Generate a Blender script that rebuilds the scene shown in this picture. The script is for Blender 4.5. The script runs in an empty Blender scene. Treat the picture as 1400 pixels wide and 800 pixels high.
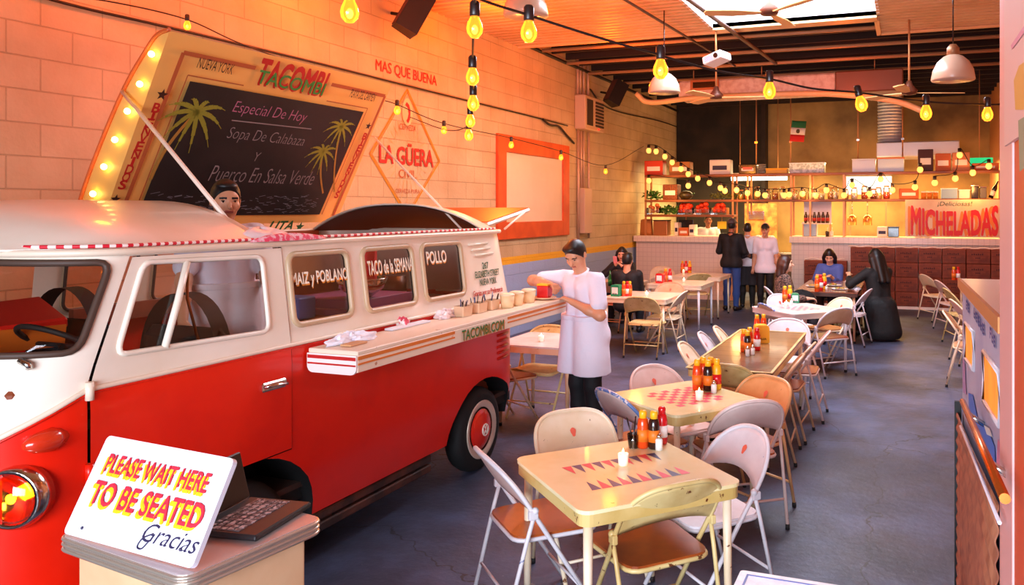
import bpy, math, random
import numpy as np
from mathutils import Vector, Matrix
from mathutils.geometry import delaunay_2d_cdt
random.seed(7)
SC = bpy.context.scene
COL = SC.collection
PI = math.pi
R = math.radians

# ------------------------------------------------ camera, world, main lights, exposure
CAM_H = 1.95
YAW = math.atan((1245 - 850) / 1090.0)
cam = bpy.data.objects.new('camera', bpy.data.cameras.new('camera'))
COL.objects.link(cam)
cam.location = (0, 0, CAM_H)
cam.rotation_euler = (PI / 2, 0, YAW)
cam.data.sensor_width = 36
cam.data.lens = 1090 / 1400 * 36
cam.data.shift_x = (700 - 850) / 1400
cam.data.shift_y = (286 - 400) / 1400
cam.data.clip_start = 0.05
SC.camera = cam

wd = bpy.data.worlds.new('daylight'); SC.world = wd; wd.use_nodes = True
_bg = wd.node_tree.nodes['Background']
_bg.inputs[0].default_value = (0.72, 0.82, 1.0, 1)
_bg.inputs[1].default_value = 0.15

SC.view_settings.view_transform = 'Standard'
SC.view_settings.look = 'None'
SC.view_settings.exposure = 0.22
SC.view_settings.gamma = 1
SC.view_settings.use_curve_mapping = False
SC.cycles.use_denoising = True
SC.cycles.max_bounces = 6
SC.cycles.sample_clamp_indirect = 4.0

def light(name, kind, loc, power, color, **kw):
    l = bpy.data.lights.new(name, kind); l.energy = power; l.color = color
    for k, v in kw.items():
        if k != 'rot': setattr(l, k, v)
    o = bpy.data.objects.new(name, l); COL.objects.link(o); o.location = loc
    o.rotation_euler = kw.get('rot', (0, 0, 0))
    return o
DEEP = (1.0, 0.13, 0.002)
WARM = (1.0, 0.34, 0.04)
# daylight: skylight above the dining floor, and the open street front behind the camera
light('skylight_daylight', 'AREA', (-1.5, 9.0, 4.85), 300, (0.74, 0.85, 1.0), shape='RECTANGLE', size=2.1, size_y=3.9, spread=R(165))
light('street_front_daylight', 'AREA', (-0.7, -2.6, 1.8), 215, (0.78, 0.86, 1.0), shape='RECTANGLE', size=3.6, size_y=2.2, spread=R(110), rot=(R(80), 0, R(4)))
# warm bulbs strung along the ceiling (the strings run on past the top of the frame)
for x, y, z, p in ((-5.1, 4.3, 4.2, 42), (-5.0, 6.3, 4.15, 72), (-4.9, 8.8, 4.1, 60), (-3.2, 8.0, 4.1, 50), (-4.4, 11.6, 4.1, 50), (-1.0, 13.2, 3.9, 25)):
    light('bulb_string_glow', 'POINT', (x, y, z), p, DEEP, shadow_soft_size=0.12)
for x, y, z, p in ((-4.2, 7.6, 2.9, 42), (-4.4, 10.4, 3.0, 38), (-4.6, 13.4, 3.0, 26), (-2.9, 5.2, 2.75, 20), (-0.6, 4.6, 2.8, 2.5)):
    light('bulb_string_glow', 'POINT', (x, y, z), p, WARM, shadow_soft_size=0.12)
# kitchen work lights
light('kitchen_work_light', 'AREA', (-2.9, 18.6, 3.0), 290, (1.0, 0.72, 0.32), shape='RECTANGLE', size=4.5, size_y=1.2)
light('kitchen_work_light', 'AREA', (0.0, 18.4, 3.0), 290, (1.0, 0.62, 0.22), shape='RECTANGLE', size=3.0, size_y=1.2)

# ------------------------------------------------ measuring helpers (photo frame taken as 1400 x 800)
_c, _s = math.cos(YAW), math.sin(YAW)
def ray(u, v):
    a = (u - 850) / 1090.0
    return (a * _c - _s, a * _s + _c, (286 - v) / 1090.0)
def onZ(u, v, z):
    r = ray(u, v); t = (z - CAM_H) / r[2]; return Vector((r[0] * t, r[1] * t, z))
def onX(u, v, x):
    r = ray(u, v); t = x / r[0]; return Vector((x, r[1] * t, CAM_H + r[2] * t))
def onY(u, v, y):
    r = ray(u, v); t = y / r[1]; return Vector((r[0] * t, y, CAM_H + r[2] * t))
def proj(p):
    xc = p[0] * _c + p[1] * _s; zc = -p[0] * _s + p[1] * _c
    return 850 + 1090 * xc / zc, 286 - 1090 * (p[2] - CAM_H) / zc

# ------------------------------------------------ materials
def lin(h):
    if isinstance(h, str):
        h = [int(h[i:i + 2], 16) / 255 for i in (0, 2, 4)]
        return tuple(c / 12.92 if c <= 0.04045 else ((c + 0.055) / 1.055) ** 2.4 for c in h)
    return tuple(h)
MATS = {}
def mat(name, col, rough=0.5, metal=0.0, emit=None, es=0.0, col2=None, nscale=8.0, lo=0.42, hi=0.62, bump=0.0, bscale=40.0,
        coat=0.0, wear=None, wlo=0.63, wscale=14.0, spec=0.5, detail=4.0):
    if name in MATS: return MATS[name]
    m = bpy.data.materials.new(name); m.use_nodes = True; MATS[name] = m
    nt = m.node_tree; N = nt.nodes; L = nt.links
    b = N['Principled BSDF']
    b.inputs['Base Color'].default_value = (*lin(col), 1)
    b.inputs['Roughness'].default_value = rough; b.inputs['Metallic'].default_value = metal
    b.inputs['Coat Weight'].default_value = coat; b.inputs['Coat Roughness'].default_value = 0.08
    b.inputs['Specular IOR Level'].default_value = spec
    if emit is not None:
        b.inputs['Emission Color'].default_value = (*lin(emit), 1); b.inputs['Emission Strength'].default_value = es
    out = None
    if col2 or wear or bump:
        tc = N.new('ShaderNodeTexCoord')
    if col2:
        n = N.new('ShaderNodeTexNoise'); n.inputs['Scale'].default_value = nscale; n.inputs['Detail'].default_value = detail
        L.new(tc.outputs['Object'], n.inputs['Vector'])
        r = N.new('ShaderNodeValToRGB'); r.color_ramp.elements[0].position = lo; r.color_ramp.elements[1].position = hi
        r.color_ramp.elements[0].color = (*lin(col), 1); r.color_ramp.elements[1].color = (*lin(col2), 1)
        L.new(n.outputs['Fac'], r.inputs['Fac']); out = r.outputs['Color']
    if wear:
        n = N.new('ShaderNodeTexNoise'); n.inputs['Scale'].default_value = wscale; n.inputs['Detail'].default_value = 8
        n.inputs['Roughness'].default_value = 0.65
        L.new(tc.outputs['Object'], n.inputs['Vector'])
        r = N.new('ShaderNodeValToRGB'); r.color_ramp.elements[0].position = wlo; r.color_ramp.elements[1].position = wlo + 0.02
        L.new(n.outputs['Fac'], r.inputs['Fac'])
        mx = N.new('ShaderNodeMix'); mx.data_type = 'RGBA'
        if out: L.new(out, mx.inputs[6])
        else: mx.inputs[6].default_value = (*lin(col), 1)
        mx.inputs[7].default_value = (*lin(wear), 1)
        L.new(r.outputs['Color'], mx.inputs[0]); out = mx.outputs[2]
    if out: L.new(out, b.inputs['Base Color'])
    if bump:
        n = N.new('ShaderNodeTexNoise'); n.inputs['Scale'].default_value = bscale; n.inputs['Detail'].default_value = 5
        L.new(tc.outputs['Object'], n.inputs['Vector'])
        bp = N.new('ShaderNodeBump'); bp.inputs['Strength'].default_value = bump; bp.inputs['Distance'].default_value = 0.02
        L.new(n.outputs['Fac'], bp.inputs['Height']); L.new(bp.outputs['Normal'], b.inputs['Normal'])
    return m
def glass_mat(name, tint=(1, 1, 1), refl=0.10, rough=0.02):
    if name in MATS: return MATS[name]
    m = bpy.data.materials.new(name); m.use_nodes = True; MATS[name] = m
    nt = m.node_tree; N = nt.nodes; L = nt.links; N.clear()
    o = N.new('ShaderNodeOutputMaterial'); mx = N.new('ShaderNodeMixShader')
    t = N.new('ShaderNodeBsdfTransparent'); t.inputs[0].default_value = (*tint, 1)
    g = N.new('ShaderNodeBsdfGlossy'); g.inputs['Roughness'].default_value = rough
    fr = N.new('ShaderNodeFresnel'); fr.inputs[0].default_value = 1.45
    ad = N.new('ShaderNodeMath'); ad.operation = 'ADD'; ad.inputs[1].default_value = refl - 0.04
    L.new(fr.outputs[0], ad.inputs[0]); L.new(ad.outputs[0], mx.inputs[0])
    L.new(t.outputs[0], mx.inputs[1]); L.new(g.outputs[0], mx.inputs[2]); L.new(mx.outputs[0], o.inputs[0])
    return m

# ------------------------------------------------ mesh builder
def smooth_path(pts, n=8, closed=False):
    P = [Vector(p) for p in pts]; out = []
    m = len(P); rng = m if closed else m - 1
    for i in range(rng):
        p1, p2 = P[i], P[(i + 1) % m]
        p0 = P[(i - 1) % m] if (closed or i > 0) else p1 * 2 - p2
        p3 = P[(i + 2) % m] if (closed or i < m - 2) else p2 * 2 - p1
        for k in range(n):
            t = k / n
            out.append(0.5 * (2 * p1 + (p2 - p0) * t + (2 * p0 - 5 * p1 + 4 * p2 - p3) * t * t + (3 * p1 - p0 - 3 * p2 + p3) * t ** 3))
    if not closed: out.append(P[-1].copy())
    return out
def rrect(w, h, r, n=5, cx=0, cy=0):
    """rounded rectangle outline, counter-clockwise; r one radius or four (br, tr, tl, bl)"""
    rr = [r] * 4 if not isinstance(r, (tuple, list)) else r
    pts = []
    for k, (sx, sy) in enumerate(((1, -1), (1, 1), (-1, 1), (-1, -1))):
        q = max(rr[k], 1e-4)
        for i in range(n + 1):
            a = -PI / 2 + k * PI / 2 + i / n * PI / 2
            pts.append((cx + sx * (w / 2 - q) + q * math.cos(a), cy + sy * (h / 2 - q) + q * math.sin(a)))
    return pts
class M:
    def __init__(s):
        s.v = []; s.f = []; s.sm = []; s.mi = []; s.cur = 0; s.mx = None
    def add(s, vs, fs, smooth=False):
        o = len(s.v)
        if s.mx is not None: vs = [s.mx @ Vector(p) for p in vs]
        s.v += [tuple(p) for p in vs]; s.f += [tuple(i + o for i in f) for f in fs]
        s.sm += [smooth] * len(fs); s.mi += [s.cur] * len(fs)
        return s
    def box(s, x0, x1, y0, y1, z0, z1, b=0.0):
        if b <= 0:
            vs = [(x, y, z) for z in (z0, z1) for y in (y0, y1) for x in (x0, x1)]
            return s.add(vs, [(0, 2, 3, 1), (4, 5, 7, 6), (0, 1, 5, 4), (2, 6, 7, 3), (0, 4, 6, 2), (1, 3, 7, 5)])
        b = min(b, (x1 - x0) / 2.01, (y1 - y0) / 2.01, (z1 - z0) / 2.01)
        C = rrect(x1 - x0, y1 - y0, b, 3, (x0 + x1) / 2, (y0 + y1) / 2)
        D = rrect(x1 - x0 - 1.4 * b, y1 - y0 - 1.4 * b, b * .5, 3, (x0 + x1) / 2, (y0 + y1) / 2)
        n = len(C)
        vs = [(x, y, z0) for x, y in D] + [(x, y, z0 + b) for x, y in C] + [(x, y, z1 - b) for x, y in C] + [(x, y, z1) for x, y in D]
        fs = [tuple(range(n - 1, -1, -1)), tuple(range(3 * n, 4 * n))]
        for l in range(3):
            for i in range(n):
                j = (i + 1) % n
                fs.append((l * n + i, l * n + j, (l + 1) * n + j, (l + 1) * n + i))
        return s.add(vs, fs)
    def prism(s, pts, axis, a, b, smooth=False):
        """extrude a 2D outline; axis z: pts are (x,y); x: (y,z); y: (x,z)"""
        def P(p, t):
            return {'z': (p[0], p[1], t), 'x': (t, p[0], p[1]), 'y': (p[0], t, p[1])}[axis]
        n = len(pts)
        vs = [P(p, a) for p in pts] + [P(p, b) for p in pts]
        fs = [tuple(range(n - 1, -1, -1)), tuple(range(n, 2 * n))] + [(i, (i + 1) % n, n + (i + 1) % n, n + i) for i in range(n)]
        return s.add(vs, fs, smooth)
    def tube(s, pts, r, n=8, closed=False, cap=True, smooth=True):
        P = [Vector(p) for p in pts]; m = len(P)
        rs = r if isinstance(r, (list, tuple)) else [r] * m
        vs = []; up = None
        for i in range(m):
            if closed: d = P[(i + 1) % m] - P[i - 1]
            else: d = P[min(i + 1, m - 1)] - P[max(i - 1, 0)]
            if d.length < 1e-9: d = Vector((0, 0, 1))
            d.normalize()
            if up is None:
                up = Vector((0, 0, 1)) if abs(d.z) < 0.9 else Vector((1, 0, 0))
            a = d.cross(up)
            if a.length < 1e-6: a = d.orthogonal()
            a.normalize(); b = a.cross(d); up = b
            for k in range(n):
                t = 2 * PI * k / n
                vs.append(P[i] + (a * math.cos(t) + b * math.sin(t)) * rs[i])
        fs = []
        for i in range(m if closed else m - 1):
            j = (i + 1) % m
            for k in range(n):
                l = (k + 1) % n
                fs.append((i * n + k, j * n + k, j * n + l, i * n + l))
        s.add(vs, fs, smooth)
        if cap and not closed:
            o = len(s.v) - len(vs)
            s.f += [tuple(o + k for k in range(n)), tuple(o + (m - 1) * n + k for k in range(n - 1, -1, -1))]
            s.sm += [False] * 2; s.mi += [s.cur] * 2
        return s
    def cyl(s, p, q, r, r2=None, n=12):
        return s.tube([p, q], [r, r if r2 is None else r2], n)
    def lathe(s, prof, c=(0, 0, 0), n=16, axis='z', smooth=True):
        vs = []; m = len(prof)
        for r, h in prof:
            for k in range(n):
                t = 2 * PI * k / n; x, y = r * math.cos(t), r * math.sin(t)
                p = {'z': (x, y, h), 'x': (h, x, y), 'y': (y, h, x)}[axis]
                vs.append((c[0] + p[0], c[1] + p[1], c[2] + p[2]))
        fs = [(i * n + k, i * n + (k + 1) % n, (i + 1) * n + (k + 1) % n, (i + 1) * n + k) for i in range(m - 1) for k in range(n)]
        if prof[0][0] > 1e-6: fs.append(tuple(range(n - 1, -1, -1)))
        if prof[-1][0] > 1e-6: fs.append(tuple((m - 1) * n + k for k in range(n)))
        return s.add(vs, fs, smooth)
    def ball(s, c, r, n=12, m=8):
        rx, ry, rz = r if isinstance(r, (tuple, list)) else (r, r, r)
        vs = [(c[0], c[1], c[2] - rz)]
        for i in range(1, m):
            a = -PI / 2 + PI * i / m
            for k in range(n):
                t = 2 * PI * k / n
                vs.append((c[0] + rx * math.cos(a) * math.cos(t), c[1] + ry * math.cos(a) * math.sin(t), c[2] + rz * math.sin(a)))
        vs.append((c[0], c[1], c[2] + rz)); L = len(vs) - 1
        fs = [(0, 1 + (k + 1) % n, 1 + k) for k in range(n)]
        for i in range(m - 2):
            for k in range(n):
                a = 1 + i * n; l = (k + 1) % n
                fs.append((a + k, a + l, a + n + l, a + n + k))
        a = 1 + (m - 2) * n
        fs += [(a + k, a + (k + 1) % n, L) for k in range(n)]
        return s.add(vs, fs, True)
    def grid(s, fn, nu, nv, smooth=True, flip=False):
        vs = [fn(i / nu, j / nv) for j in range(nv + 1) for i in range(nu + 1)]
        fs = []
        for j in range(nv):
            for i in range(nu):
                a = j * (nu + 1) + i; q = (a, a + 1, a + nu + 2, a + nu + 1)
                fs.append(q[::-1] if flip else q)
        return s.add(vs, fs, smooth)
    def build(s, name, m, parent=None, org=None, solid=0.0):
        me = bpy.data.meshes.new(name)
        if org is None and parent is not None and parent.get('_org') is not None: org = parent['_org']
        if org is not None: vs = [(p[0] - org[0], p[1] - org[1], p[2] - org[2]) for p in s.v]
        else: vs = s.v
        me.from_pydata(vs, [], s.f); me.update()
        me.polygons.foreach_set('use_smooth', s.sm)
        for q in (m if isinstance(m, (list, tuple)) else [m]): me.materials.append(q)
        me.polygons.foreach_set('material_index', s.mi)
        o = bpy.data.objects.new(name, me); COL.objects.link(o)
        if solid:
            md = o.modifiers.new('thickness', 'SOLIDIFY'); md.thickness = solid; md.offset = 0
        if parent is not None:
            o.parent = parent
            if parent.get('_org') is not None: o['_org'] = parent['_org']
        elif org is not None: o.location = org
        return o
def tag(o, label, cat, group=None, kind=None):
    o['label'] = label; o['category'] = cat
    if group: o['group'] = group
    if kind: o['kind'] = kind
    return o
def thing(name, label, cat, loc=(0, 0, 0), rz=0.0, group=None, world=False):
    """an Empty at the base of a thing; world=True: its parts are given in room coordinates"""
    o = bpy.data.objects.new(name, None); COL.objects.link(o); o.location = loc; o.rotation_euler = (0, 0, rz)
    o.empty_display_size = 0.1
    tag(o, label, cat, group)
    if world: o['_org'] = tuple(loc)
    return o
def struct(o):
    o['kind'] = 'structure'; return o
def dup(root, loc=None, rz=None, label=None, group=None):
    r = root.copy(); COL.objects.link(r)
    if loc is not None: r.location = loc
    if rz is not None: r.rotation_euler = (0, 0, rz)
    if label: r['label'] = label
    if group: r['group'] = group
    for ch in list(root.children):
        c = ch.copy(); COL.objects.link(c); c.parent = r
        for g in list(ch.children):
            d = g.copy(); COL.objects.link(d); d.parent = c
    return r
_txt = {}
def text(name, body, at, right, up, w, h, m, parent=None, bold=0.0, depth=0.002, shear=0.0, warp=None, mid=True, fit=True):
    """lettering as a mesh: at = middle, right and up = directions, w and h = its width and height"""
    key = (body, bold, shear)
    if key not in _txt:
        cu = bpy.data.curves.new('lettering', 'FONT'); cu.body = body; cu.size = 1; cu.shear = shear; cu.offset = min(0, bold)
        cu.resolution_u = 3; cu.align_x = 'CENTER'
        o = bpy.data.objects.new('lettering', cu); COL.objects.link(o)
        me = bpy.data.meshes.new_from_object(o.evaluated_get(bpy.context.evaluated_depsgraph_get()))
        n = len(me.vertices); co = np.empty(n * 3); me.vertices.foreach_get('co', co)
        fs = [tuple(p.vertices) for p in me.polygons]
        co = co.reshape(-1, 3)
        if bold > 0:
            k = len(co); sh = [(bold * math.cos(i * PI / 3), bold * math.sin(i * PI / 3), i * .0012) for i in range(6)]
            fs = [tuple(i + j * k for i in f) for j in range(6) for f in fs]; co = np.concatenate([co + np.array(q) for q in sh])
        _txt[key] = (co, fs)
        bpy.data.objects.remove(o); bpy.data.curves.remove(cu); bpy.data.meshes.remove(me)
    co, fs = _txt[key]
    lo, hi = co.min(0), co.max(0)
    right = Vector(right).normalized(); up = Vector(up).normalized(); nrm = right.cross(up); at = Vector(at)
    vs = []
    for p in co:
        x = (p[0] - (lo[0] + hi[0]) / 2) / (hi[0] - lo[0]); y = (p[1] - (lo[1] + hi[1]) / 2) / (hi[1] - lo[1])
        if warp: x, y = warp(x, y)
        vs.append(at + right * (x * w) + up * (y * h) + nrm * (depth + p[2] * .25))
    b = M(); b.add(vs, fs)
    return b.build(name, m, parent)
# ================================================= THE SETTING
WX = -5.8                    # the long block wall behind the bus
def wall_material():
    m = bpy.data.materials.new('painted_block'); m.use_nodes = True
    nt = m.node_tree; N = nt.nodes; L = nt.links; b = N['Principled BSDF']
    b.inputs['Roughness'].default_value = 0.55
    g = N.new('ShaderNodeNewGeometry'); sp = N.new('ShaderNodeSeparateXYZ'); L.new(g.outputs['Position'], sp.inputs[0])
    cb = N.new('ShaderNodeCombineXYZ'); L.new(sp.outputs['Y'], cb.inputs[0]); L.new(sp.outputs['Z'], cb.inputs[1])
    br = N.new('ShaderNodeTexBrick'); br.offset = 0.5
    L.new(cb.outputs[0], br.inputs['Vector'])
    br.inputs['Color1'].default_value = (*lin('d6bd94'), 1); br.inputs['Color2'].default_value = (*lin('d0b68c'), 1)
    br.inputs['Mortar'].default_value = (*lin('bda47c'), 1)
    br.inputs['Scale'].default_value = 1.0; br.inputs['Mortar Size'].default_value = 0.006
    br.inputs['Brick Width'].default_value = 0.46; br.inputs['Row Height'].default_value = 0.232
    br.inputs['Mortar Smooth'].default_value = 0.3
    n = N.new('ShaderNodeTexNoise'); n.inputs['Scale'].default_value = 2.2; n.inputs['Detail'].default_value = 9
    L.new(g.outputs['Position'], n.inputs['Vector'])
    rp = N.new('ShaderNodeValToRGB'); rp.color_ramp.elements[0].position = 0.3; rp.color_ramp.elements[1].position = 0.7
    rp.color_ramp.elements[0].color = (0.80, 0.76, 0.72, 1); rp.color_ramp.elements[1].color = (1, 1, 1, 1)
    L.new(n.outputs['Fac'], rp.inputs[0])
    mu = N.new('ShaderNodeMix'); mu.data_type = 'RGBA'; mu.blend_type = 'MULTIPLY'; mu.inputs[0].default_value = 1
    L.new(br.outputs['Color'], mu.inputs[6]); L.new(rp.outputs[0], mu.inputs[7])
    prev = mu.outputs[2]
    for z, c in ((1.215, 'f0b428'), (1.10, '9db4dc')):
        lt = N.new('ShaderNodeMath'); lt.operation = 'LESS_THAN'; lt.inputs[1].default_value = z; L.new(sp.outputs['Z'], lt.inputs[0])
        mx = N.new('ShaderNodeMix'); mx.data_type = 'RGBA'; L.new(lt.outputs[0], mx.inputs[0]); L.new(prev, mx.inputs[6])
        mx.inputs[7].default_value = (*lin(c), 1); prev = mx.outputs[2]
    # scuffs and chips in the paint
    n2 = N.new('ShaderNodeTexNoise'); n2.inputs['Scale'].default_value = 7; n2.inputs['Detail'].default_value = 10; n2.inputs['Roughness'].default_value = 0.7
    L.new(g.outputs['Position'], n2.inputs['Vector'])
    r2 = N.new('ShaderNodeValToRGB'); r2.color_ramp.elements[0].position = 0.72; r2.color_ramp.elements[1].position = 0.74
    L.new(n2.outputs['Fac'], r2.inputs[0])
    m3 = N.new('ShaderNodeMix'); m3.data_type = 'RGBA'; L.new(r2.outputs[0], m3.inputs[0]); L.new(prev, m3.inputs[6]); m3.inputs[7].default_value = (*lin('9a7a5c'), 1)
    L.new(m3.outputs[2], b.inputs['Base Color'])
    bp = N.new('ShaderNodeBump'); bp.inputs['Strength'].default_value = 0.8; bp.inputs['Distance'].default_value = 0.012; bp.invert = True
    L.new(br.outputs['Fac'], bp.inputs['Height'])
    n4 = N.new('ShaderNodeTexNoise'); n4.inputs['Scale'].default_value = 30; n4.inputs['Detail'].default_value = 4; L.new(g.outputs['Position'], n4.inputs['Vector'])
    b2 = N.new('ShaderNodeBump'); b2.inputs['Strength'].default_value = 0.18; b2.inputs['Distance'].default_value = 0.02
    L.new(n4.outputs['Fac'], b2.inputs['Height']); L.new(bp.outputs['Normal'], b2.inputs['Normal']); L.new(b2.outputs['Normal'], b.inputs['Normal'])
    return m
def floor_material():
    m = bpy.data.materials.new('worn_concrete'); m.use_nodes = True
    nt = m.node_tree; N = nt.nodes; L = nt.links; b = N['Principled BSDF']
    g = N.new('ShaderNodeNewGeometry')
    def noise(sc, det, ro=0.6):
        n = N.new('ShaderNodeTexNoise'); n.inputs['Scale'].default_value = sc; n.inputs['Detail'].default_value = det; n.inputs['Roughness'].default_value = ro
        L.new(g.outputs['Position'], n.inputs['Vector']); return n.outputs['Fac']
    def ramp(f, stops):
        r = N.new('ShaderNodeValToRGB'); e = r.color_ramp.elements
        e[0].position, e[0].color = stops[0][0], (*lin(stops[0][1]), 1); e[1].position, e[1].color = stops[-1][0], (*lin(stops[-1][1]), 1)
        for p, c in stops[1:-1]:
            q = e.new(p); q.color = (*lin(c), 1)
        L.new(f, r.inputs[0]); return r.outputs[0]
    base = ramp(noise(0.9, 10, 0.68), [(0.3, '27262d'), (0.47, '3a3d50'), (0.6, '4a526e'), (0.74, '5e6070')])
    def over(prev, f, p, c, w=0.03):
        r = N.new('ShaderNodeValToRGB'); r.color_ramp.elements[0].position = p; r.color_ramp.elements[1].position = p + w; L.new(f, r.inputs[0])
        mx = N.new('ShaderNodeMix'); mx.data_type = 'RGBA'; L.new(r.outputs[0], mx.inputs[0]); L.new(prev, mx.inputs[6]); mx.inputs[7].default_value = (*lin(c), 1)
        return mx.outputs[2]
    c = over(base, noise(2.3, 9, 0.72), 0.66, '8c7f74', 0.06)
    c = over(c, noise(11, 8, 0.7), 0.70, '2c2a2e', 0.05)
    c = over(c, noise(45, 4, 0.6), 0.72, 'b4b2b4', 0.03)
    v = N.new('ShaderNodeTexVoronoi'); v.feature = 'DISTANCE_TO_EDGE'; v.inputs['Scale'].default_value = 0.42
    wn = N.new('ShaderNodeTexNoise'); wn.inputs['Scale'].default_value = 2.5; wn.inputs['Detail'].default_value = 5; L.new(g.outputs['Position'], wn.inputs['Vector'])
    va = N.new('ShaderNodeVectorMath'); va.operation = 'ADD'; L.new(g.outputs['Position'], va.inputs[0])
    vs = N.new('ShaderNodeVectorMath'); vs.operation = 'SCALE'; vs.inputs['Scale'].default_value = 0.5; L.new(wn.outputs['Color'], vs.inputs[0]); L.new(vs.outputs[0], va.inputs[1])
    L.new(va.outputs[0], v.inputs['Vector'])
    lt = N.new('ShaderNodeMath'); lt.operation = 'LESS_THAN'; lt.inputs[1].default_value = 0.0022; L.new(v.outputs['Distance'], lt.inputs[0])
    mx = N.new('ShaderNodeMix'); mx.data_type = 'RGBA'; L.new(lt.outputs[0], mx.inputs[0]); L.new(c, mx.inputs[6]); mx.inputs[7].default_value = (*lin('26252a'), 1)
    L.new(mx.outputs[2], b.inputs['Base Color'])
    rr = N.new('ShaderNodeMapRange'); rr.inputs['To Min'].default_value = 0.32; rr.inputs['To Max'].default_value = 0.7; L.new(noise(1.7, 6), rr.inputs[0]); L.new(rr.outputs[0], b.inputs['Roughness'])
    bp = N.new('ShaderNodeBump'); bp.inputs['Strength'].default_value = 0.25; bp.inputs['Distance'].default_value = 0.02; L.new(noise(18, 6), bp.inputs['Height']); L.new(bp.outputs['Normal'], b.inputs['Normal'])
    return m
struct(M().box(-6.0, 4.0, -4.0, 20.8, -0.12, 0).build('floor', floor_material()))
WALL = wall_material()
struct(M().box(WX - 0.2, WX, -4.0, 20.8, 0, 4.8).build('wall_left', WALL))
m_back = mat('kitchen_wall', 'b08a52', 0.7, col2='7a5c34', nscale=1.3, lo=0.35, hi=0.7)
struct(M().box(WX, 2.2, 20.6, 20.8, 0, 4.9).build('wall_back', m_back))
struct(M().box(1.75, 1.95, 1.95, 20.6, 0, 4.9).build('wall_right', mat('right_plaster', 'c98a5a', 0.7)))
struct(M().box(0.19, 1.75, 0.7, 1.72, 0, 4.5).build('wall_right.001', mat('orange_plaster', 'e2572a', 0.6, col2='d8702c', nscale=2.5)))
struct(M().box(0.186, 1.75, 1.721, 1.95, 0, 4.5).build('trim_1', mat('pink_paint', 'f0b8b4', 0.5)))
# corrugated ceiling around the skylight, its ridges running across the room
m_corr = mat('corrugated_white', 'd8a878', 0.5, col2='cc9866', nscale=1.5)
cb = M()
def corrugated(x0, x1, y0, y1, p=0.16, d=0.035):
    pr = []; y = y0
    while y < y1:
        for dy, z in ((0, 4.5), (0.07, 4.5), (0.095, 4.5 + d), (0.14, 4.5 + d)):
            if y + dy < y1: pr.append((y + dy, z))
        y += p
    pr.append((y1, 4.5))
    vs = [(x, a, z) for x in (x0, x1) for a, z in pr]; n = len(pr)
    cb.add(vs, [(i, n + i, n + i + 1, i + 1) for i in range(n - 1)])
corrugated(WX, -2.62, -3.5, 11.2); corrugated(-0.42, 2.0, -3.5, 12.1); corrugated(-2.62, -0.42, -3.5, 6.9)
struct(cb.build('ceiling', m_corr, solid=0.004))
struct(M().box(-2.62, -0.42, 10.99, 11.25, 4.47, 4.56).box(WX, -2.62, 11.2, 11.25, 4.47, 4.56).box(-0.42, 2.0, 12.1, 12.16, 4.47, 4.56)
       .box(-0.46, -0.40, 11.2, 12.16, 4.47, 4.56).build('trim_2', mat('orange_beam', 'e8b47c', 0.5)))
m_dark = mat('dark_boards', '2b1710', 0.8, col2='1a0d0a', nscale=3)  # dark brown boards, tone varying at random
struct(M().box(WX, 2.0, 11.2, 20.8, 4.86, 4.95).build('ceiling.001', m_dark))
jb = M()
for k in range(15):
    y = 11.75 + k * 0.6
    jb.box(WX + 0.05, 1.75, y, y + 0.05, 4.60, 4.86)
struct(jb.build('ceiling.002', mat('joist_wood', '24130c', 0.8)))
pb = M()
for y, z in ((11.9, 4.56), (12.9, 4.52), (13.9, 4.5), (15.3, 4.52)):
    pb.cyl((WX + 0.1, y, z), (1.7, y, z - 0.03), 0.03, n=8)
o = pb.build('ceiling_pipe', mat('pipe_paint', 'b88a60', 0.45))
tag(o, 'painted pipes running across under the dark ceiling joists', 'pipe')
# skylight
sk = M()
for x0, x1, y0, y1 in ((-2.66, -2.62, 6.9, 11.03), (-0.42, -0.38, 6.9, 11.03), (-2.66, -0.38, 10.99, 11.03), (-2.66, -0.38, 6.86, 6.9)):
    sk.box(x0, x1, y0, y1, 4.5, 4.95)
struct(sk.build('window_1', mat('skylight_white', 'f4f6fa', 0.5)))
w1 = bpy.data.objects['window_1']
M().box(-2.62, -0.42, 6.9, 10.99, 4.90, 4.92).build('skylight_pane', mat('sky_pane', 'eef4ff', 0.3, emit='eef4ff', es=3.0), w1)
fr = M()
for x in (-1.9, -1.15): fr.box(x - 0.02, x + 0.02, 6.9, 10.99, 4.86, 4.90)
fr.box(-2.62, -0.42, 8.9, 8.94, 4.86, 4.90)
fr.build('skylight_bar', mat('skylight_white', 'f4f6fa'), w1)

# ---- things on the block wall
def W(u, v, off=0.004): return onX(u, v, WX + off)
RGT, UPZ = (0, 1, 0), (0, 0, 1)
m_sred = mat('signpaint_red', 'c01814', 0.6)
m_syel = mat('signpaint_yellow', 'd08a08', 0.6)
m_sbrn = mat('signpaint_rust', 'b4562a', 0.6)
wp = thing('wall_lettering', 'red painted line of words above the diamond on the block wall', 'wall lettering', (WX, 8.3, 3.6), world=True)
text('lettering', 'MAS QUE BUENA', (WX + 0.004, 8.30, 3.605), RGT, UPZ, 1.26, 0.155, m_sred, wp, bold=0.01)
dm = thing('painted_beer_sign', 'yellow diamond beer sign painted on the block wall', 'wall sign', (WX, 8.28, 1.86), world=True)
D = [Vector((WX + 0.006, 8.285, 3.42)), Vector((WX + 0.006, 9.0, 2.58)), Vector((WX + 0.006, 8.285, 1.86)), Vector((WX + 0.006, 7.565, 2.58))]
b = M()
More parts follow.
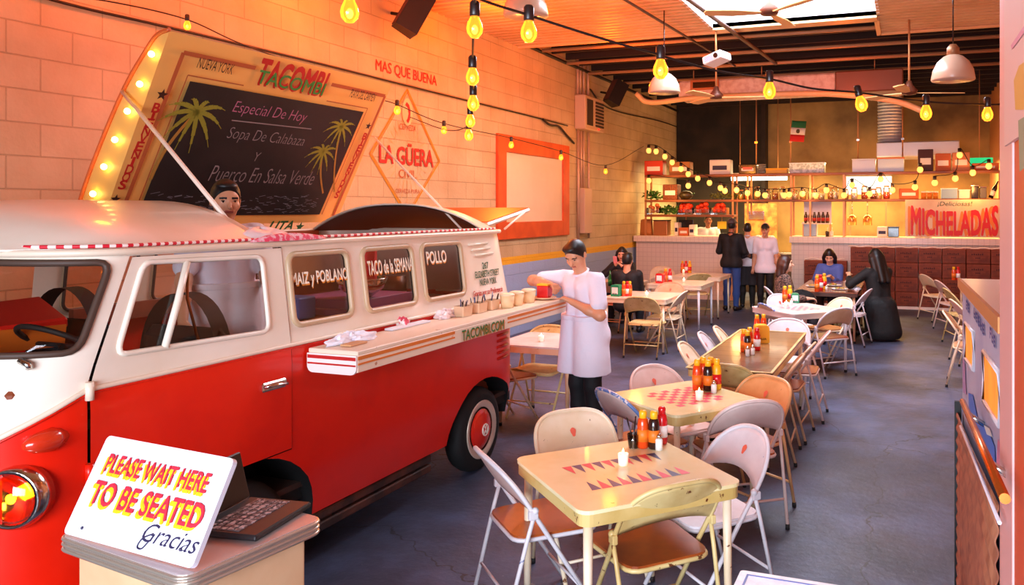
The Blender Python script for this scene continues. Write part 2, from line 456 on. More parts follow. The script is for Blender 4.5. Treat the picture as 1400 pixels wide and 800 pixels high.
for sc_, w_ in ((1.0, 0.012), (0.95, 0.005)):
    cc = sum(D, Vector()) / 4
    P = [cc + (p - cc) * sc_ for p in D]
    for i in range(4):
        p, q = P[i], P[(i + 1) % 4]; d = (q - p).normalized(); nn = Vector((1, 0, 0)).cross(d) * w_
        b.add([p + nn, q + nn, q - nn, p - nn], [(0, 1, 2, 3)])
b.build('diamond_border', m_syel, dm)
b = M()
for i in range(28):
    a = 2 * PI * i / 28; d = Vector((0, math.cos(a), math.sin(a))); c0 = Vector((WX + 0.005, 8.285, 2.6))
    r1 = 0.42 / (abs(math.cos(a)) * 0.62 + abs(math.sin(a)) * 0.5); p, q = c0 + d * 0.30, c0 + d * max(0.33, r1 * 0.82)
    nn = Vector((1, 0, 0)).cross(d) * 0.004
    b.add([p + nn, q + nn, q - nn, p - nn], [(0, 1, 2, 3)])
b.build('sun_rays', mat('signpaint_tan', 'e0b070', 0.6), dm)
text('lettering', 'LA GÜERA', (WX + 0.008, 8.29, 2.62), RGT, UPZ, 1.12, 0.27, m_sred, dm, bold=0.028)
text('lettering', 'CERVEZA', (WX + 0.008, 8.29, 2.95), RGT, UPZ, 0.34, 0.07, m_sbrn, dm)
text('lettering', 'CIVIL', (WX + 0.008, 8.29, 2.38), RGT, UPZ, 0.36, 0.10, m_sbrn, dm)
text('lettering', 'CERVEZA PURA', (WX + 0.008, 8.29, 2.17), RGT, UPZ, 0.5, 0.05, m_sbrn, dm)
b = M()
b.add([(WX + 0.008, 8.285 + 0.11 * math.cos(t), 3.14 + 0.17 * math.sin(t)) for t in [i * PI / 10 for i in range(20)]], [tuple(range(20))])
b.build('oval_badge', mat('signpaint_cream', 'e8c890', 0.6), dm)
b = M()
b.add([(WX + 0.011, 8.285 + y, 3.14 + z) for y, z in ((-0.03, -0.11), (0.01, -0.14), (0.05, -0.08), (0.06, 0.02), (0.03, 0.09), (-0.02, 0.12), (-0.05, 0.08), (0.0, 0.05), (0.02, -0.02), (0.0, -0.08))], [tuple(range(10))])
b.build('red_figure', m_sred, dm)
# orange framed blank board
pf = thing('framed_board', 'large pale board in a wide orange frame on the block wall', 'board', (WX, 11.8, 1.49), world=True)
y0, y1, z0, z1 = 10.5, 13.12, 1.49, 3.08
b = M(); f = 0.26
for a in ((y0, y0 + f, z0, z1), (y1 - f, y1, z0, z1), (y0 + f, y1 - f, z0, z0 + f), (y0 + f, y1 - f, z1 - f, z1)):
    b.box(WX + 0.002, WX + 0.05, *a, b=0.006)
b.build('frame', mat('frame_orange', 'd9551f', 0.5, col2='c8481a', nscale=3), pf)
M().box(WX + 0.002, WX + 0.02, y0 + f, y1 - f, z0 + f, z1 - f).build('panel', mat('panel_cream', 'f0d8b4', 0.6, col2='e8cfa8', nscale=1.0), pf)
# wall heater unit, conduits, meter box
ac = thing('air_unit', 'narrow grey louvred air unit between conduits on the wall', 'air unit', (WX, 13.9, 3.45), world=True)
a0 = 13.45
M().box(WX + 0.002, WX + 0.22, a0, a0 + 0.95, 3.42, 4.05, b=0.02).build('casing', mat('unit_grey', 'c9a88a', 0.5), ac)
b = M()
for i in range(8): b.box(WX + 0.22, WX + 0.235, a0 + 0.50, a0 + 0.90, 3.50 + i * 0.062, 3.54 + i * 0.062)
b.build('louvre', mat('unit_dark', '3a2a22', 0.6), ac)
M().box(WX + 0.22, WX + 0.23, a0 + 0.08, a0 + 0.36, 3.5, 3.98).build('grille', mat('unit_dark', '3a2a22'), ac)
b = M(); b.ball((WX + 0.24, a0 + 0.62, 3.46), 0.018); b.build('indicator_light', mat('red_led', 'ff3020', emit='ff3020', es=2), ac)
m_cond = mat('conduit', 'c8a488', 0.4, metal=0.2)
for i, (y, zt, zb) in enumerate(((13.52, 4.75, 4.06), (13.64, 4.75, 4.06), (13.80, 4.75, 4.06), (14.02, 4.7, 4.06), (13.55, 3.41, 1.35), (13.68, 3.41, 2.35), (13.80, 3.41, 2.35), (14.05, 3.41, 1.4))):
    o = M().cyl((WX + 0.04, y, zb), (WX + 0.04, y, zt), 0.025, n=8).build('wall_conduit', m_cond)
    tag(o, 'thin vertical conduit pipe on the block wall by the air unit', 'conduit', 'conduits beside the air unit')
o = M().box(WX + 0.002, WX + 0.14, 13.62, 13.98, 1.5, 2.34, b=0.01).build('meter_box', mat('unit_grey', 'c9a88a'))
tag(o, 'tall pale junction box below the air unit on the wall', 'junction box')
def wire(name, pts, r, label, cat='cable', m=None, group=None, n=6):
    o = M().tube(smooth_path(pts, 6), r, 5).build(name, m or mat('black_cable', '1c100c', 0.5))
    tag(o, label, cat, group); return o
wire('wall_cable', [W(-20, -25, .02), W(110, 10, .02), W(232, 38, .02), W(440, 88, .02), W(600, 128, .02), W(742, 163, .02), W(776, 172, .02)], 0.012, 'long dark cable along the wall above the diamond sign')
wire('wall_cable', [W(742, 163, .03), W(752, 171, .05), W(764, 173, .04), W(775, 185, .04), W(785, 196, .03)], 0.02, 'thick looped black cable beside the air unit')
wire('wall_cable', [W(805, 152, .03), W(806, 122, .03), W(822, 142, .03), W(850, 154, .02), W(900, 165, .02), W(930, 175, .02)], 0.014, 'dark cable from the air unit past the far loudspeaker')
wire('wall_cable', [W(560, -5, .05), W(660, 35, .05), W(760, 80, .05), W(795, 95, .05), W(860, 123, .05), W(933, 155, .05)], 0.03, 'thick cable bundle running under the ceiling edge of the block wall')
# paired loudspeakers
def speaker(u, v, L, s):
    p = onX(u, v, WX + 0.34)
    t = thing('loudspeaker', L, 'loudspeaker', p, R(62))
    t.rotation_euler = (R(-28), R(0), R(-40))
    b = M(); b.prism([(-0.11 * s, -0.12 * s), (0.11 * s, -0.12 * s), (0.15 * s, 0.14 * s), (-0.15 * s, 0.14 * s)], 'z', -0.24 * s, 0.24 * s)
    b.build('cabinet', mat('speaker_black', '1a1210', 0.5), t)
    M().box(-0.10 * s, 0.10 * s, -0.13 * s, -0.121 * s, -0.22 * s, 0.22 * s, b=0.003).build('grille', mat('speaker_grille', '5a3020', 0.8), t)
    iv = (Matrix.Translation(p) @ t.rotation_euler.to_matrix().to_4x4()).inverted(); M().cyl((0, 0.10 * s, 0), iv @ Vector((WX + .012, p.y + .05, p.z + .04)), 0.02).build('bracket', mat('speaker_black', '1a1210'), t)
speaker(564, 18, 'black loudspeaker tilted down from the wall above the painted words', 1.0)
speaker(841, 127, 'black loudspeaker on the wall past the air unit', 1.0)
# ================================================= THE BUS
XS = -2.98; HW = 0.875; XCB = XS - HW; yF0 = 2.18; AL = 0.65; yR0 = 5.5
def _w(z): return HW - 0.05 * max(0, (0.55 - z) / 0.27) - max(0, z - 1.22) * 0.13
def _yf(z): return 1.76 + 0.05 * max(0, (0.5 - z) / 0.2) + max(0, z - 1.15) * 0.56
def _yr(z): return 5.97 - max(0, z - 1.1) * 0.30
def _sh(u, z): return max(0, z - 1.27) * 0.48 * min(1, max(0, (3.1 - u) / 0.9))
def S(u, z, ins=0.0, sg=1):
    """point of the body shell: u runs from the nose's middle round the corner, along the side and round the tail"""
    W = _w(z) - ins
    if u >= yR0:
        t = (u - yR0) / 0.6; rx = 0.42
        if t <= 1: x = W - rx + rx * math.cos(t * PI / 2); y = yR0 + (_yr(z) - ins - yR0) * math.sin(t * PI / 2)
        else: x = (W - rx) * (1 - (u - yR0 - 0.6) / (HW - rx)); y = _yr(z) - ins
    elif u >= yF0: x = W; y = u + _sh(u, z)
    elif u >= yF0 - AL:
        ph = (yF0 - u) / AL * PI / 2; rx = 0.5; y0 = yF0 + _sh(yF0, z)
        x = W - rx + rx * math.cos(ph); y = y0 - (y0 - _yf(z) - ins) * math.sin(ph)
    else: x = (W - 0.5) * (1 - (yF0 - AL - u) / (HW - 0.5)); y = _yf(z) + ins
    return Vector((XCB + sg * x, y, z))
U0, U1 = yF0 - AL - (HW - 0.5), yR0 + 0.6 + (HW - 0.42)
def zb(u):
    t = 2.2 - u
    return 1.255 if t <= 0 else 1.255 - 0.52 * (t - 0.04 * (1 - math.exp(-t / 0.04)))
def inside(p, poly):
    x, y = p; r = False; n = len(poly)
    for i in range(n):
        x1, y1 = poly[i]; x2, y2 = poly[i - 1]
        if (y1 > y) != (y2 > y) and x < (x2 - x1) * (y - y1) / (y2 - y1) + x1: r = not r
    return r
def dens(poly, d=0.07):
    out = []
    for i in range(len(poly)):
        p, q = poly[i], poly[(i + 1) % len(poly)]
        k = max(1, int(math.hypot(q[0] - p[0], q[1] - p[1]) / d))
        out += [(p[0] + (q[0] - p[0]) * t / k, p[1] + (q[1] - p[1]) * t / k) for t in range(k)]
    return out
def panel(b, outer, holes=(), ins=0.0, sg=1, d=0.075, fn=S):
    outer = dens(outer, d); holes = [dens(h, d) for h in holes]
    pts = []; edges = []
    for lp in [outer] + holes:
        o = len(pts); pts += lp; edges += [(o + i, o + (i + 1) % len(lp)) for i in range(len(lp))]
    xs = [p[0] for p in outer]; ys = [p[1] for p in outer]
    y = min(ys) + d * 0.6
    while y < max(ys):
        x = min(xs) + d * 0.6
        while x < max(xs):
            if inside((x, y), outer) and not any(inside((x, y), h) for h in holes): pts.append((x, y))
            x += d
        y += d
    r = delaunay_2d_cdt([Vector(p) for p in pts], edges, [], 0, 1e-6)
    V = r[0]; fs = []
    for f in r[2]:
        c = (sum(V[i][0] for i in f) / len(f), sum(V[i][1] for i in f) / len(f))
        if inside(c, outer) and not any(inside(c, h) for h in holes): fs.append(tuple(f) if sg > 0 else tuple(f)[::-1])
    b.add([fn(v[0], v[1], ins, sg) for v in V], fs, True)
    return b
def loop(poly, ins=0.0, sg=1, d=0.05): return [S(u, z, ins, sg) for u, z in dens(poly, d)]

m_white = mat('bus_white', 'f6e9d8', 0.28, coat=0.4, col2='eddcc6', nscale=2)
m_red = mat('bus_red', 'ea2006', 0.34, coat=0.15, col2='e01a04', nscale=3, spec=0.35)
m_trim = mat('bus_trim', 'f0d8c0', 0.3)
m_rub = mat('window_rubber', '4a3226', 0.6)
m_wfr = mat('window_surround', 'c8a884', 0.4)
m_glass = glass_mat('bus_glass', (0.90, 0.86, 0.82), 0.055)
m_chr = mat('chrome', 'd8d0c8', 0.15, metal=1.0)
m_blk = mat('black_rubber', '0c0a0a', 0.6)
bus = thing('camper_van', 'red and white vintage camper van serving food by the block wall', 'van', (XCB, 3.9, 0), world=True)
WIN = [rrect(0.46, 0.365, 0.05, 5, 3.525, 1.53), rrect(0.50, 0.365, 0.05, 5, 4.135, 1.53), rrect(0.49, 0.365, 0.05, 5, 4.735, 1.53)]
DOORW = [(2.27, 1.365), (3.12, 1.345), (3.12, 1.715), (2.27, 1.725)]
def round_poly(P, r, n=4):
    out = []
    for i in range(len(P)):
        p0, p, p1 = Vector(P[i - 1]), Vector(P[i]), Vector(P[(i + 1) % len(P)])
        a = p + (p0 - p).normalized() * r; c = p + (p1 - p).normalized() * r
        for k in range(n + 1):
            t = k / n; q = a * (1 - t) ** 2 + p * 2 * t * (1 - t) + c * t * t; out.append((q.x, q.y))
    return out
DOORW = round_poly(DOORW, 0.05)
SCR = round_poly([(U0 + 0.05, 1.42), (2.095, 1.40), (2.095, 1.735), (U0 + 0.05, 1.745)], 0.06)
ZT = 1.78
us = [U0 + (U1 - U0) * i / 90 for i in range(91)]
DR0, DR1, DZ = 2.185, 3.265, 0.72                 # the front door in the shell
def arch(cy, a=0.47, c=0.38, z0=0.31, n=16): return [(cy - a * math.cos(PI * i / n), z0 + c * math.sin(PI * i / n)) for i in range(n + 1)]
AR, AF = arch(5.25), arch(3.0, 0.46, 0.42)
for sg in (1, -1):
    b = M()
    top = [(u, ZT) for u in reversed(us)]
    hole = WIN + [SCR] + ([[(DR0, 1.2555), (DR1, 1.2555), (DR1, 1.755), (DR0, 1.755)]] if sg > 0 else [DOORW])
    # the door opening reaches the belt, so the white shell is cut just above it
    panel(b, [(u, zb(u)) for u in us] + top, WIN + [SCR] + ([[(DR0, 1.262), (DR1, 1.262), (DR1, 1.755), (DR0, 1.755)]] if sg > 0 else [DOORW]), sg=sg)
    b.build('upper_body', m_white, bus)
    b = M()
    low = [(U0, 0.32)] + [(u, 0.32) for u in (1.5, 1.8, 2.1)] + AF + [(4.0, 0.31)] + AR + [(5.95, 0.33), (U1, 0.36)]
    hh = [[(DR0, DZ), (DR1, DZ), (DR1, 1.25), (DR0, 1.25)]] if sg > 0 else []
    panel(b, low + [(u, zb(u)) for u in reversed(us)], hh, sg=sg)
    b.build('lower_body', m_red, bus)
b = M(); b.tube([S(u, zb(u), -0.006) for u in us], 0.011, 6).build('belt_moulding', m_trim, bus)
M().tube([S(u, zb(u) - 0.016, -0.004) for u in us], 0.005, 5).build('belt_pinstripe', m_red, bus)
for cy, ar in ((5.25, AR), (3.0, AF)):
    b = M(); n = len(ar)
    P = [S(u, z, 0.002) for u, z in ar] + [S(u, z, 0.36) for u, z in ar]
    b.add(P, [(i, i + 1, n + i + 1, n + i) for i in range(n - 1)], True)
    b.add([S(u, z, 0.36) for u, z in ar], [tuple(range(n))])
    b.build('wheel_arch', m_blk, bus)
M().box(XCB - 0.78, XCB + 0.78, 2.0, 5.8, 0.40, 0.47).build('underbody', mat('underbody_black', '120c0a', 0.8), bus)
b = M()
for z in (0.18, 0.245): b.box(XS - 0.16, XS - 0.06, 3.35, 4.62, z, z + 0.05, b=0.008)
b.box(XS - 0.14, XS - 0.08, 3.6, 3.66, 0.22, 0.42).box(XS - 0.14, XS - 0.08, 4.4, 4.46, 0.22, 0.42)
b.build('running_board', mat('board_rust', '5a3022', 0.6, col2='2e1a14'), bus)
# front door
door = M()
panel(door, [(DR0 + .008, DZ + .008), (DR1 - .008, DZ + .008), (DR1 - .008, 1.2475), (DR0 + .008, 1.2475)], ins=-0.006)
door = door.build('front_door', m_red, bus)
b = M(); panel(b, [(DR0 + .008, 1.258), (DR1 - .008, 1.258), (DR1 - .008, 1.75), (DR0 + .008, 1.75)], [DOORW], ins=-0.006)
b.build('door_upper', m_white, door)
M().tube(loop(DOORW, -0.008), 0.012, 6, closed=True).build('window_frame', m_white, door)
M().tube([S(2.50, 1.36, -0.012), S(2.53, 1.55, -0.012), S(2.55, 1.715, -0.012)], 0.016, 6).build('quarter_light_bar', m_white, door)
b = M(); panel(b, DOORW, ins=0.004); b.build('window_pane', m_glass, door)
M().tube([S(2.70, 1.36, 0.01), S(2.62, 1.55, 0.02), S(2.585, 1.70, 0.01)], 0.007, 5).build('quarter_light_edge', mat('brass_edge', 'c87830', 0.3, metal=0.7), door)
hb = M(); hb.box(XS + 0.004, XS + 0.02, 3.05, 3.21, 1.055, 1.10, b=0.008); hb.tube([(XS + 0.02, 3.06, 1.08), (XS + 0.04, 3.08, 1.085), (XS + 0.04, 3.19, 1.075), (XS + 0.02, 3.2, 1.075)], 0.009, 6)
hb.build('door_handle', m_chr, door)
for z in (0.9, 1.215): M().cyl((XS + 0.012, DR0 + 0.0, z), (XS + 0.012, DR0, z + 0.07), 0.016, n=8).build('hinge', m_trim if z > 1 else m_red, door)
# side windows with their painted words
m_wtxt = mat('window_letter_white', 'fff2dc', 0.5); m_wsh = mat('window_letter_orange', 'e8902a', 0.5)
for sg in (1, -1):
    for i, w in enumerate(WIN):
        fr = M().tube(loop(w, -0.004, sg), 0.017, 6, closed=True).build('window_frame', m_wfr, bus)
        M().tube(loop(round_poly(w[::1], 0.001, 1) if False else w, 0.012, sg), 0.011, 5, closed=True).build('window_seal', m_rub, fr)
        b = M(); panel(b, w, ins=0.008, sg=sg); b.build('window_pane', m_glass, fr)
        if sg > 0:
            body = ('MAIZ y POBLANO', 'TACO de la SEMANA', 'POLLO')[i]; wd_ = (0.44, 0.45, 0.24)[i]; uc = (3.525, 4.15, 4.66)[i]; zc = (1.575, 1.60, 1.625)[i]
            n_ = Vector((1, 0, 0.13))
            at = S(uc, zc, -0.002)
            text('window_lettering', body, at + Vector((0, 0.006, -0.008)), (0, 1, 0), (-0.13, 0, 1), wd_, 0.085, m_wsh, fr, bold=0.03)
            text('window_lettering', body, at + Vector((0.002, 0, 0)), (0, 1, 0), (-0.13, 0, 1), wd_, 0.085, m_wtxt, fr, bold=0.02)
sc_ = M().tube(loop(SCR, -0.004), 0.014, 6, closed=True).build('windscreen_frame', m_rub, bus)
b = M(); panel(b, SCR, ins=0.006); b.build('windscreen_pane', m_glass, sc_)
sc_ = M().tube(loop(SCR, -0.004, -1), 0.014, 6, closed=True).build('windscreen_frame', m_rub, bus)
b = M(); panel(b, SCR, ins=0.006, sg=-1); b.build('windscreen_pane', m_glass, sc_)
# louvres and lettering of the rear side panel
b = M()
for k, (u0, z) in enumerate(((5.10, 1.69), (5.13, 1.65), (5.17, 1.61))): b.tube([S(u0, z, -0.004), S(u0 + 0.14, z, -0.012), S(u0 + 0.27, z + .002, -0.004)], 0.008, 5)
b.build('louvre', m_white, bus)
b = M()
for k in range(6): b.tube([S(5.42, 0.80 + k * 0.045, -0.002), S(5.50, 0.80 + k * 0.045, -0.008), S(5.58, 0.80 + k * 0.045, -0.004)], 0.010, 5)
b.build('engine_louvre', mat('louvre_red', 'b81405', 0.35), bus)
m_grn = mat('letter_green', '2c5a34', 0.5)
for body, u, z, w_, h_, mm in (('267', 5.30, 1.525, 0.09, 0.05, m_grn), ('ELIZABETH STREET', 5.32, 1.465, 0.36, 0.05, m_grn), ('NUEVA YORK', 5.32, 1.405, 0.25, 0.05, m_grn), ('Gracias por su Preferencia', 5.30, 1.325, 0.44, 0.055, m_sred)):
    text('side_lettering', body, S(u, z, -0.003), (0, 1, 0), (-0.13, 0, 1), w_, h_, mm, bus, bold=0.012, shear=0.25 if mm is m_sred else 0)
# gutter with its red and white cord
us2 = [u for u in us if u > 1.2]
M().tube([S(u, ZT - 0.005, -0.02) for u in us2], 0.016, 6).tube([S(u, ZT - 0.005, -0.02, -1) for u in us2], 0.016, 6).build('roof_gutter', m_trim, bus)
uu = [1.3 + 4.2 * i / 150 for i in range(151)]
cd = M(); cd.tube([S(q, ZT + 0.02, -0.012) for q in uu], 0.008, 5)
cd.mi = [min(1, (i // 5) % 2) for i in range(len(cd.mi))]
cd.build('gutter_cord', [mat('cord_red', 'd81830', 0.5), mat('cord_white', 'ffe8e0', 0.5)], bus)
# roof: the cab dome and the tail dome, open between them
def dome(v, t, y0, y1, front, H=0.205):
    y = y0 + (y1 - y0) * v
    e = (y - y0) / 0.55 if front else (y1 - y) / 0.45
    e = min(1, max(0, e)); k = math.sqrt(max(0, 1 - (1 - e) ** 2.2))
    W = (_w(ZT) + 0.0) * (1 - 0.42 * (1 - e) ** 2.5)
    x = -1 + 2 * t; xx = math.sin(x * PI / 2)
    return (XCB + W * xx, y, ZT + 0.005 + H * k * (1 - abs(xx) ** 2.4))
b = M(); b.grid(lambda v, t: dome(v, t, 2.06, 3.16, True), 20, 26, flip=True); b.build('cab_roof', m_white, bus, solid=0.012)
b = M(); b.grid(lambda v, t: dome(v, t, 5.34, 5.82, False), 14, 26, flip=True); b.build('tail_roof', m_white, bus, solid=0.012)
b = M(); b.grid(lambda v, t: tuple(Vector(dome(v, t, 5.345, 5.80, False)) - Vector((0, 0, .016))), 14, 26, flip=True); b.build('roof_liner', mat('liner_brown', '8a3c14', 0.5), bus)
M().box(XCB - 0.81, XCB - 0.74, 3.16, 5.34, ZT - 0.06, ZT - 0.005).build('hinge_rail', mat('rail_rust', 'a04a20', 0.5), bus)
# the lifted roof hatch, a framed menu board on its underside
LB, LT = Vector((-4.66, 3.50, 1.84)), Vector((-4.06, 3.50, 2.97))
LY = Vector((0, 1, 0)); LU = (LT - LB).normalized(); LN = LY.cross(LU) * -1
if LN.x < 0: LN = -LN
LL, LH = 2.13, (LT - LB).length
def onL(u, v):
    r = Vector(ray(u, v)); o = Vector((0, 0, CAM_H)); t = (LB - o).dot(LN) / r.dot(LN); p = o + r * t - LB
    return p.y, p.dot(LU)
def LP(a, h, d=0.0): return LB + LY * a + LU * h + LN * d
prof = [onY(u, v, 3.5) for u, v in ((232, 42), (214, 50), (199, 72), (176, 112), (152, 165), (130, 220), (115, 262), (104, 300))]
m_lid = mat('hatch_cream', 'f4b460', 0.45)
poly = [(p.x, p.z) for p in prof] + [(LB.x, LB.z)]
lid = M().prism(poly, 'y', 3.5, 3.5 + LL).build('roof_hatch', m_lid, bus)
rp = [onY(u, v, 3.49) for u, v in ((232, 40), (214, 48), (198, 71), (174, 112), (150, 165), (128, 220), (113, 262), (102, 300))]
M().tube(smooth_path(rp, 4), 0.012, 6).build('hatch_edge', mat('edge_orange', 'd8602a', 0.4), lid)
m_lidbulb = mat('hatch_bulb', 'ffe890', emit='ffe070', es=14)
for u, v in ((207, 74), (191, 115), (174, 152), (157, 191), (142, 228), (127, 265), (112, 296)):
    b = M(); b.ball(onY(u, v, 3.475), 0.019, 10, 7); b.build('bulb', m_lidbulb, lid)
def quadL(b, a0, a1, h0, h1, d): b.add([LP(a0, h0, d), LP(a1, h0, d), LP(a1, h1, d), LP(a0, h1, d)], [(0, 1, 2, 3)])
ca = [onL(u, v) for u, v in ((257, 110), (497, 153), (436, 293), (188, 300))]
A0, A1 = (ca[0][0] + ca[3][0]) / 2, (ca[1][0] + ca[2][0]) / 2
H1, H0 = (ca[0][1] + ca[1][1]) / 2, (ca[2][1]) 
b = M(); quadL(b, A0, A1, H0, H1, 0.004)
chalk = b.build('chalkboard', mat('chalkboard', '17100f', 0.6, col2='241a18', nscale=2.5), lid)
def lineL(b, a0, h0, a1, h1, w, d=0.003):
    p, q = LP(a0, h0, d), LP(a1, h1, d); dr = (q - p).normalized().cross(LN) * w / 2
    b.add([p - dr, q - dr, q + dr, p + dr], [(0, 1, 2, 3)])
mx_ = 0.10
for a, h, a2, h2 in ((mx_, 0.06, mx_, LH - 0.09), (mx_, LH - 0.09, 0.66, LH - 0.09), (1.40, LH - 0.09, LL - 0.08, LH - 0.09), (LL - 0.08, LH - 0.09, LL - 0.08, 0.06)):
    b = M(); lineL(b, a, h, a2, h2, 0.028); b.build('painted_band', m_sbrn, lid)
for a, h, a2, h2 in ((A0 - .03, H0, A0 - .03, H1 + .035), (A0 - .03, H1 + .035, 0.62, H1 + .035), (1.42, H1 + .035, A1 + .03, H1 + .035), (A1 + .03, H1 + .035, A1 + .03, H0)):
    b = M(); lineL(b, a, h, a2, h2, 0.008); b.build('painted_line', m_sbrn, lid)
def textL(body, uv, w, h, m, rot=0.0, bold=0.0, shear=0.0, d=0.006, par=None, warp=None):
    a, hh = onL(*uv)
    rt = LY * math.cos(rot) + LU * math.sin(rot); up = -LY * math.sin(rot) + LU * math.cos(rot)
    return text('hatch_lettering', body, LP(a, hh, d), rt, up, w, h, m, par or lid, bold=bold, shear=shear, warp=warp, depth=0)
m_dk = mat('letter_dark', '3a140c', 0.5)
ta_, th_ = onL(401, 107)
text('hatch_lettering', 'TACOMBI', LP(ta_, th_, .005), LY, LU, .66, .20, m_sred, lid, bold=.04, depth=0); text('hatch_lettering', 'TACOMBI', LP(ta_ + .006, th_ - .035, .009), LY, LU, .645, .10, mat('letter_leaf', '3c8a3a', 0.5), lid, bold=.012, depth=0)
textL('NUEVA YORK', (295, 90), 0.27, 0.07, m_dk); textL('PLAYA DEL CARMEN', (496, 130), 0.30, 0.07, m_dk)
def vert(body, p0, p1, m, s=0.055):
    for i, ch in enumerate(body):
        t = i / (len(body) - 1)
        textL(ch, (p0[0] + (p1[0] - p0[0]) * t, p0[1] + (p1[1] - p0[1]) * t), s * (0.4 if ch == 'I' else 1), s * 1.25, m, bold=0.03)
vert('BIENVENIDOS', (213, 147), (167, 252), m_sred, 0.052); vert('BIENVENIDOS', (498, 186), (460, 266), m_sred, 0.05)
textL('LITA', (384, 308), 0.26, 0.085, mat('letter_deepgreen', '2c6a3c', 0.5), bold=0.03, shear=0.2)
def star(u, v, r, m):
    a, h = onL(u, v); b = M()
    P = [LP(a + (r if i % 2 == 0 else r * .42) * math.sin(i * PI / 5), h + (r if i % 2 == 0 else r * .42) * math.cos(i * PI / 5), 0.006) for i in range(10)]
    b.add(P, [tuple(range(9, -1, -1))]); b.build('painted_star', m, lid)
star(221, 129, 0.04, m_dk); star(157, 272, 0.035, m_dk); star(503, 172, 0.035, m_dk); star(409, 310, 0.05, mat('letter_deepgreen', '2c6a3c'))
m_pink = mat('chalk_pink', 'b46a86', 0.8); m_gry = mat('chalk_grey', '8c7c7c', 0.8)
textL('Especial De Hoy', (371, 155), 0.68, 0.105, m_pink, shear=0.15, bold=-0.012, par=chalk)
b = M(); p, q = onL(316, 164), onL(425, 176); lineL(b, *p, *q, 0.008, 0.006); b.build('chalk_underline', m_gry, chalk)
textL('Sopa De Calabaza', (366, 189), 0.72, 0.11, m_gry, shear=0.15, bold=-0.016, par=chalk)
textL('Y', (351, 214), 0.05, 0.07, m_gry, shear=0.15, bold=-0.012, par=chalk)
textL('Puerco En Salsa Verde', (364, 240), 1.0, 0.12, m_gry, shear=0.15, bold=-0.012, par=chalk)
m_palm = mat('chalk_palm', '8c8420', 0.8); m_trk = mat('chalk_trunk', 'a8762a', 0.8)
def palm(top, foot, s, nm):
    b = M(); ta, th = onL(*top); fa, fh = onL(*foot)
    P = [(fa + (ta - fa) * t - 0.05 * math.sin(PI * t) * s, fh + (th - fh) * t) for t in [i / 8 for i in range(9)]]
    for i in range(8): lineL(b, *P[i], *P[i + 1], 0.03 * s, 0.0055)
    b.build('painted_palm_trunk', m_trk, chalk)
    b = M()
    for ang, ln in ((8, .30), (38, .34), (72, .27), (110, .28), (145, .33), (172, .32), (205, .24), (-30, .28), (250, .2), (290, .22)):
        a = R(ang); prev = (ta, th); n = 6
        for i in range(1, n + 1):
            t = i / n; x = ta + math.cos(a) * ln * s * t; y = th + math.sin(a) * ln * s * t - 0.16 * s * t * t
            lineL(b, *prev, x, y, 0.042 * s * math.sin(PI * min(1, t * .8 + .15)), 0.006); prev = (x, y)
    b.build('painted_palm_crown', m_palm, chalk)
palm((268, 153), (205, 245), .78, ''); palm((466, 173), (456, 262), 0.55, ''); palm((441, 207), (441, 264), 0.55, '')
b = M(); rng = random.Random(3)
for i in range(130):
    a = rng.uniform(A0 + .02, A1 - .08); h = H0 + rng.uniform(0.02, 0.17); l = rng.uniform(0.02, 0.07)
    lineL(b, a, h, a + l, h + rng.uniform(-.015, .015), 0.004, 0.006)
b.build('painted_waves', mat('chalk_wave', '7c7a84', 0.8), chalk)
m_pole = mat('prop_white', 'f6dcc8', 0.35)
M().cyl(onY(167, 125, 3.47), onY(311, 301, 3.17), 0.012, n=8).build('prop_pole', m_pole, bus)
M().cyl(onY(512, 188, 5.66), onY(640, 323, 5.34), 0.009, n=8).build('prop_pole', m_pole, bus)
# raised tailgate behind the roof
b = M(); b.mx = Matrix.Translation((XCB - 0.02, 5.86, 1.80)) @ Matrix.Rotation(R(9), 4, 'X')
b.box(-0.57, 0.57, 0.0, 0.80, 0.0, 0.035, b=0.015)
tg = b.build('tailgate', m_white, bus)
b = M(); b.mx = Matrix.Translation((XCB - 0.02, 5.86, 1.80)) @ Matrix.Rotation(R(9), 4, 'X'); b.box(-0.55, 0.55, 0.02, 0.79, 0.036, 0.042)
b.build('tailgate_skin', mat('tailgate_orange', 'd8481c', 0.4), tg)
M().cyl(onX(690, 313, -3.25), onX(717, 290, -3.25), 0.010, n=6).build('gas_strut', m_pole, bus)
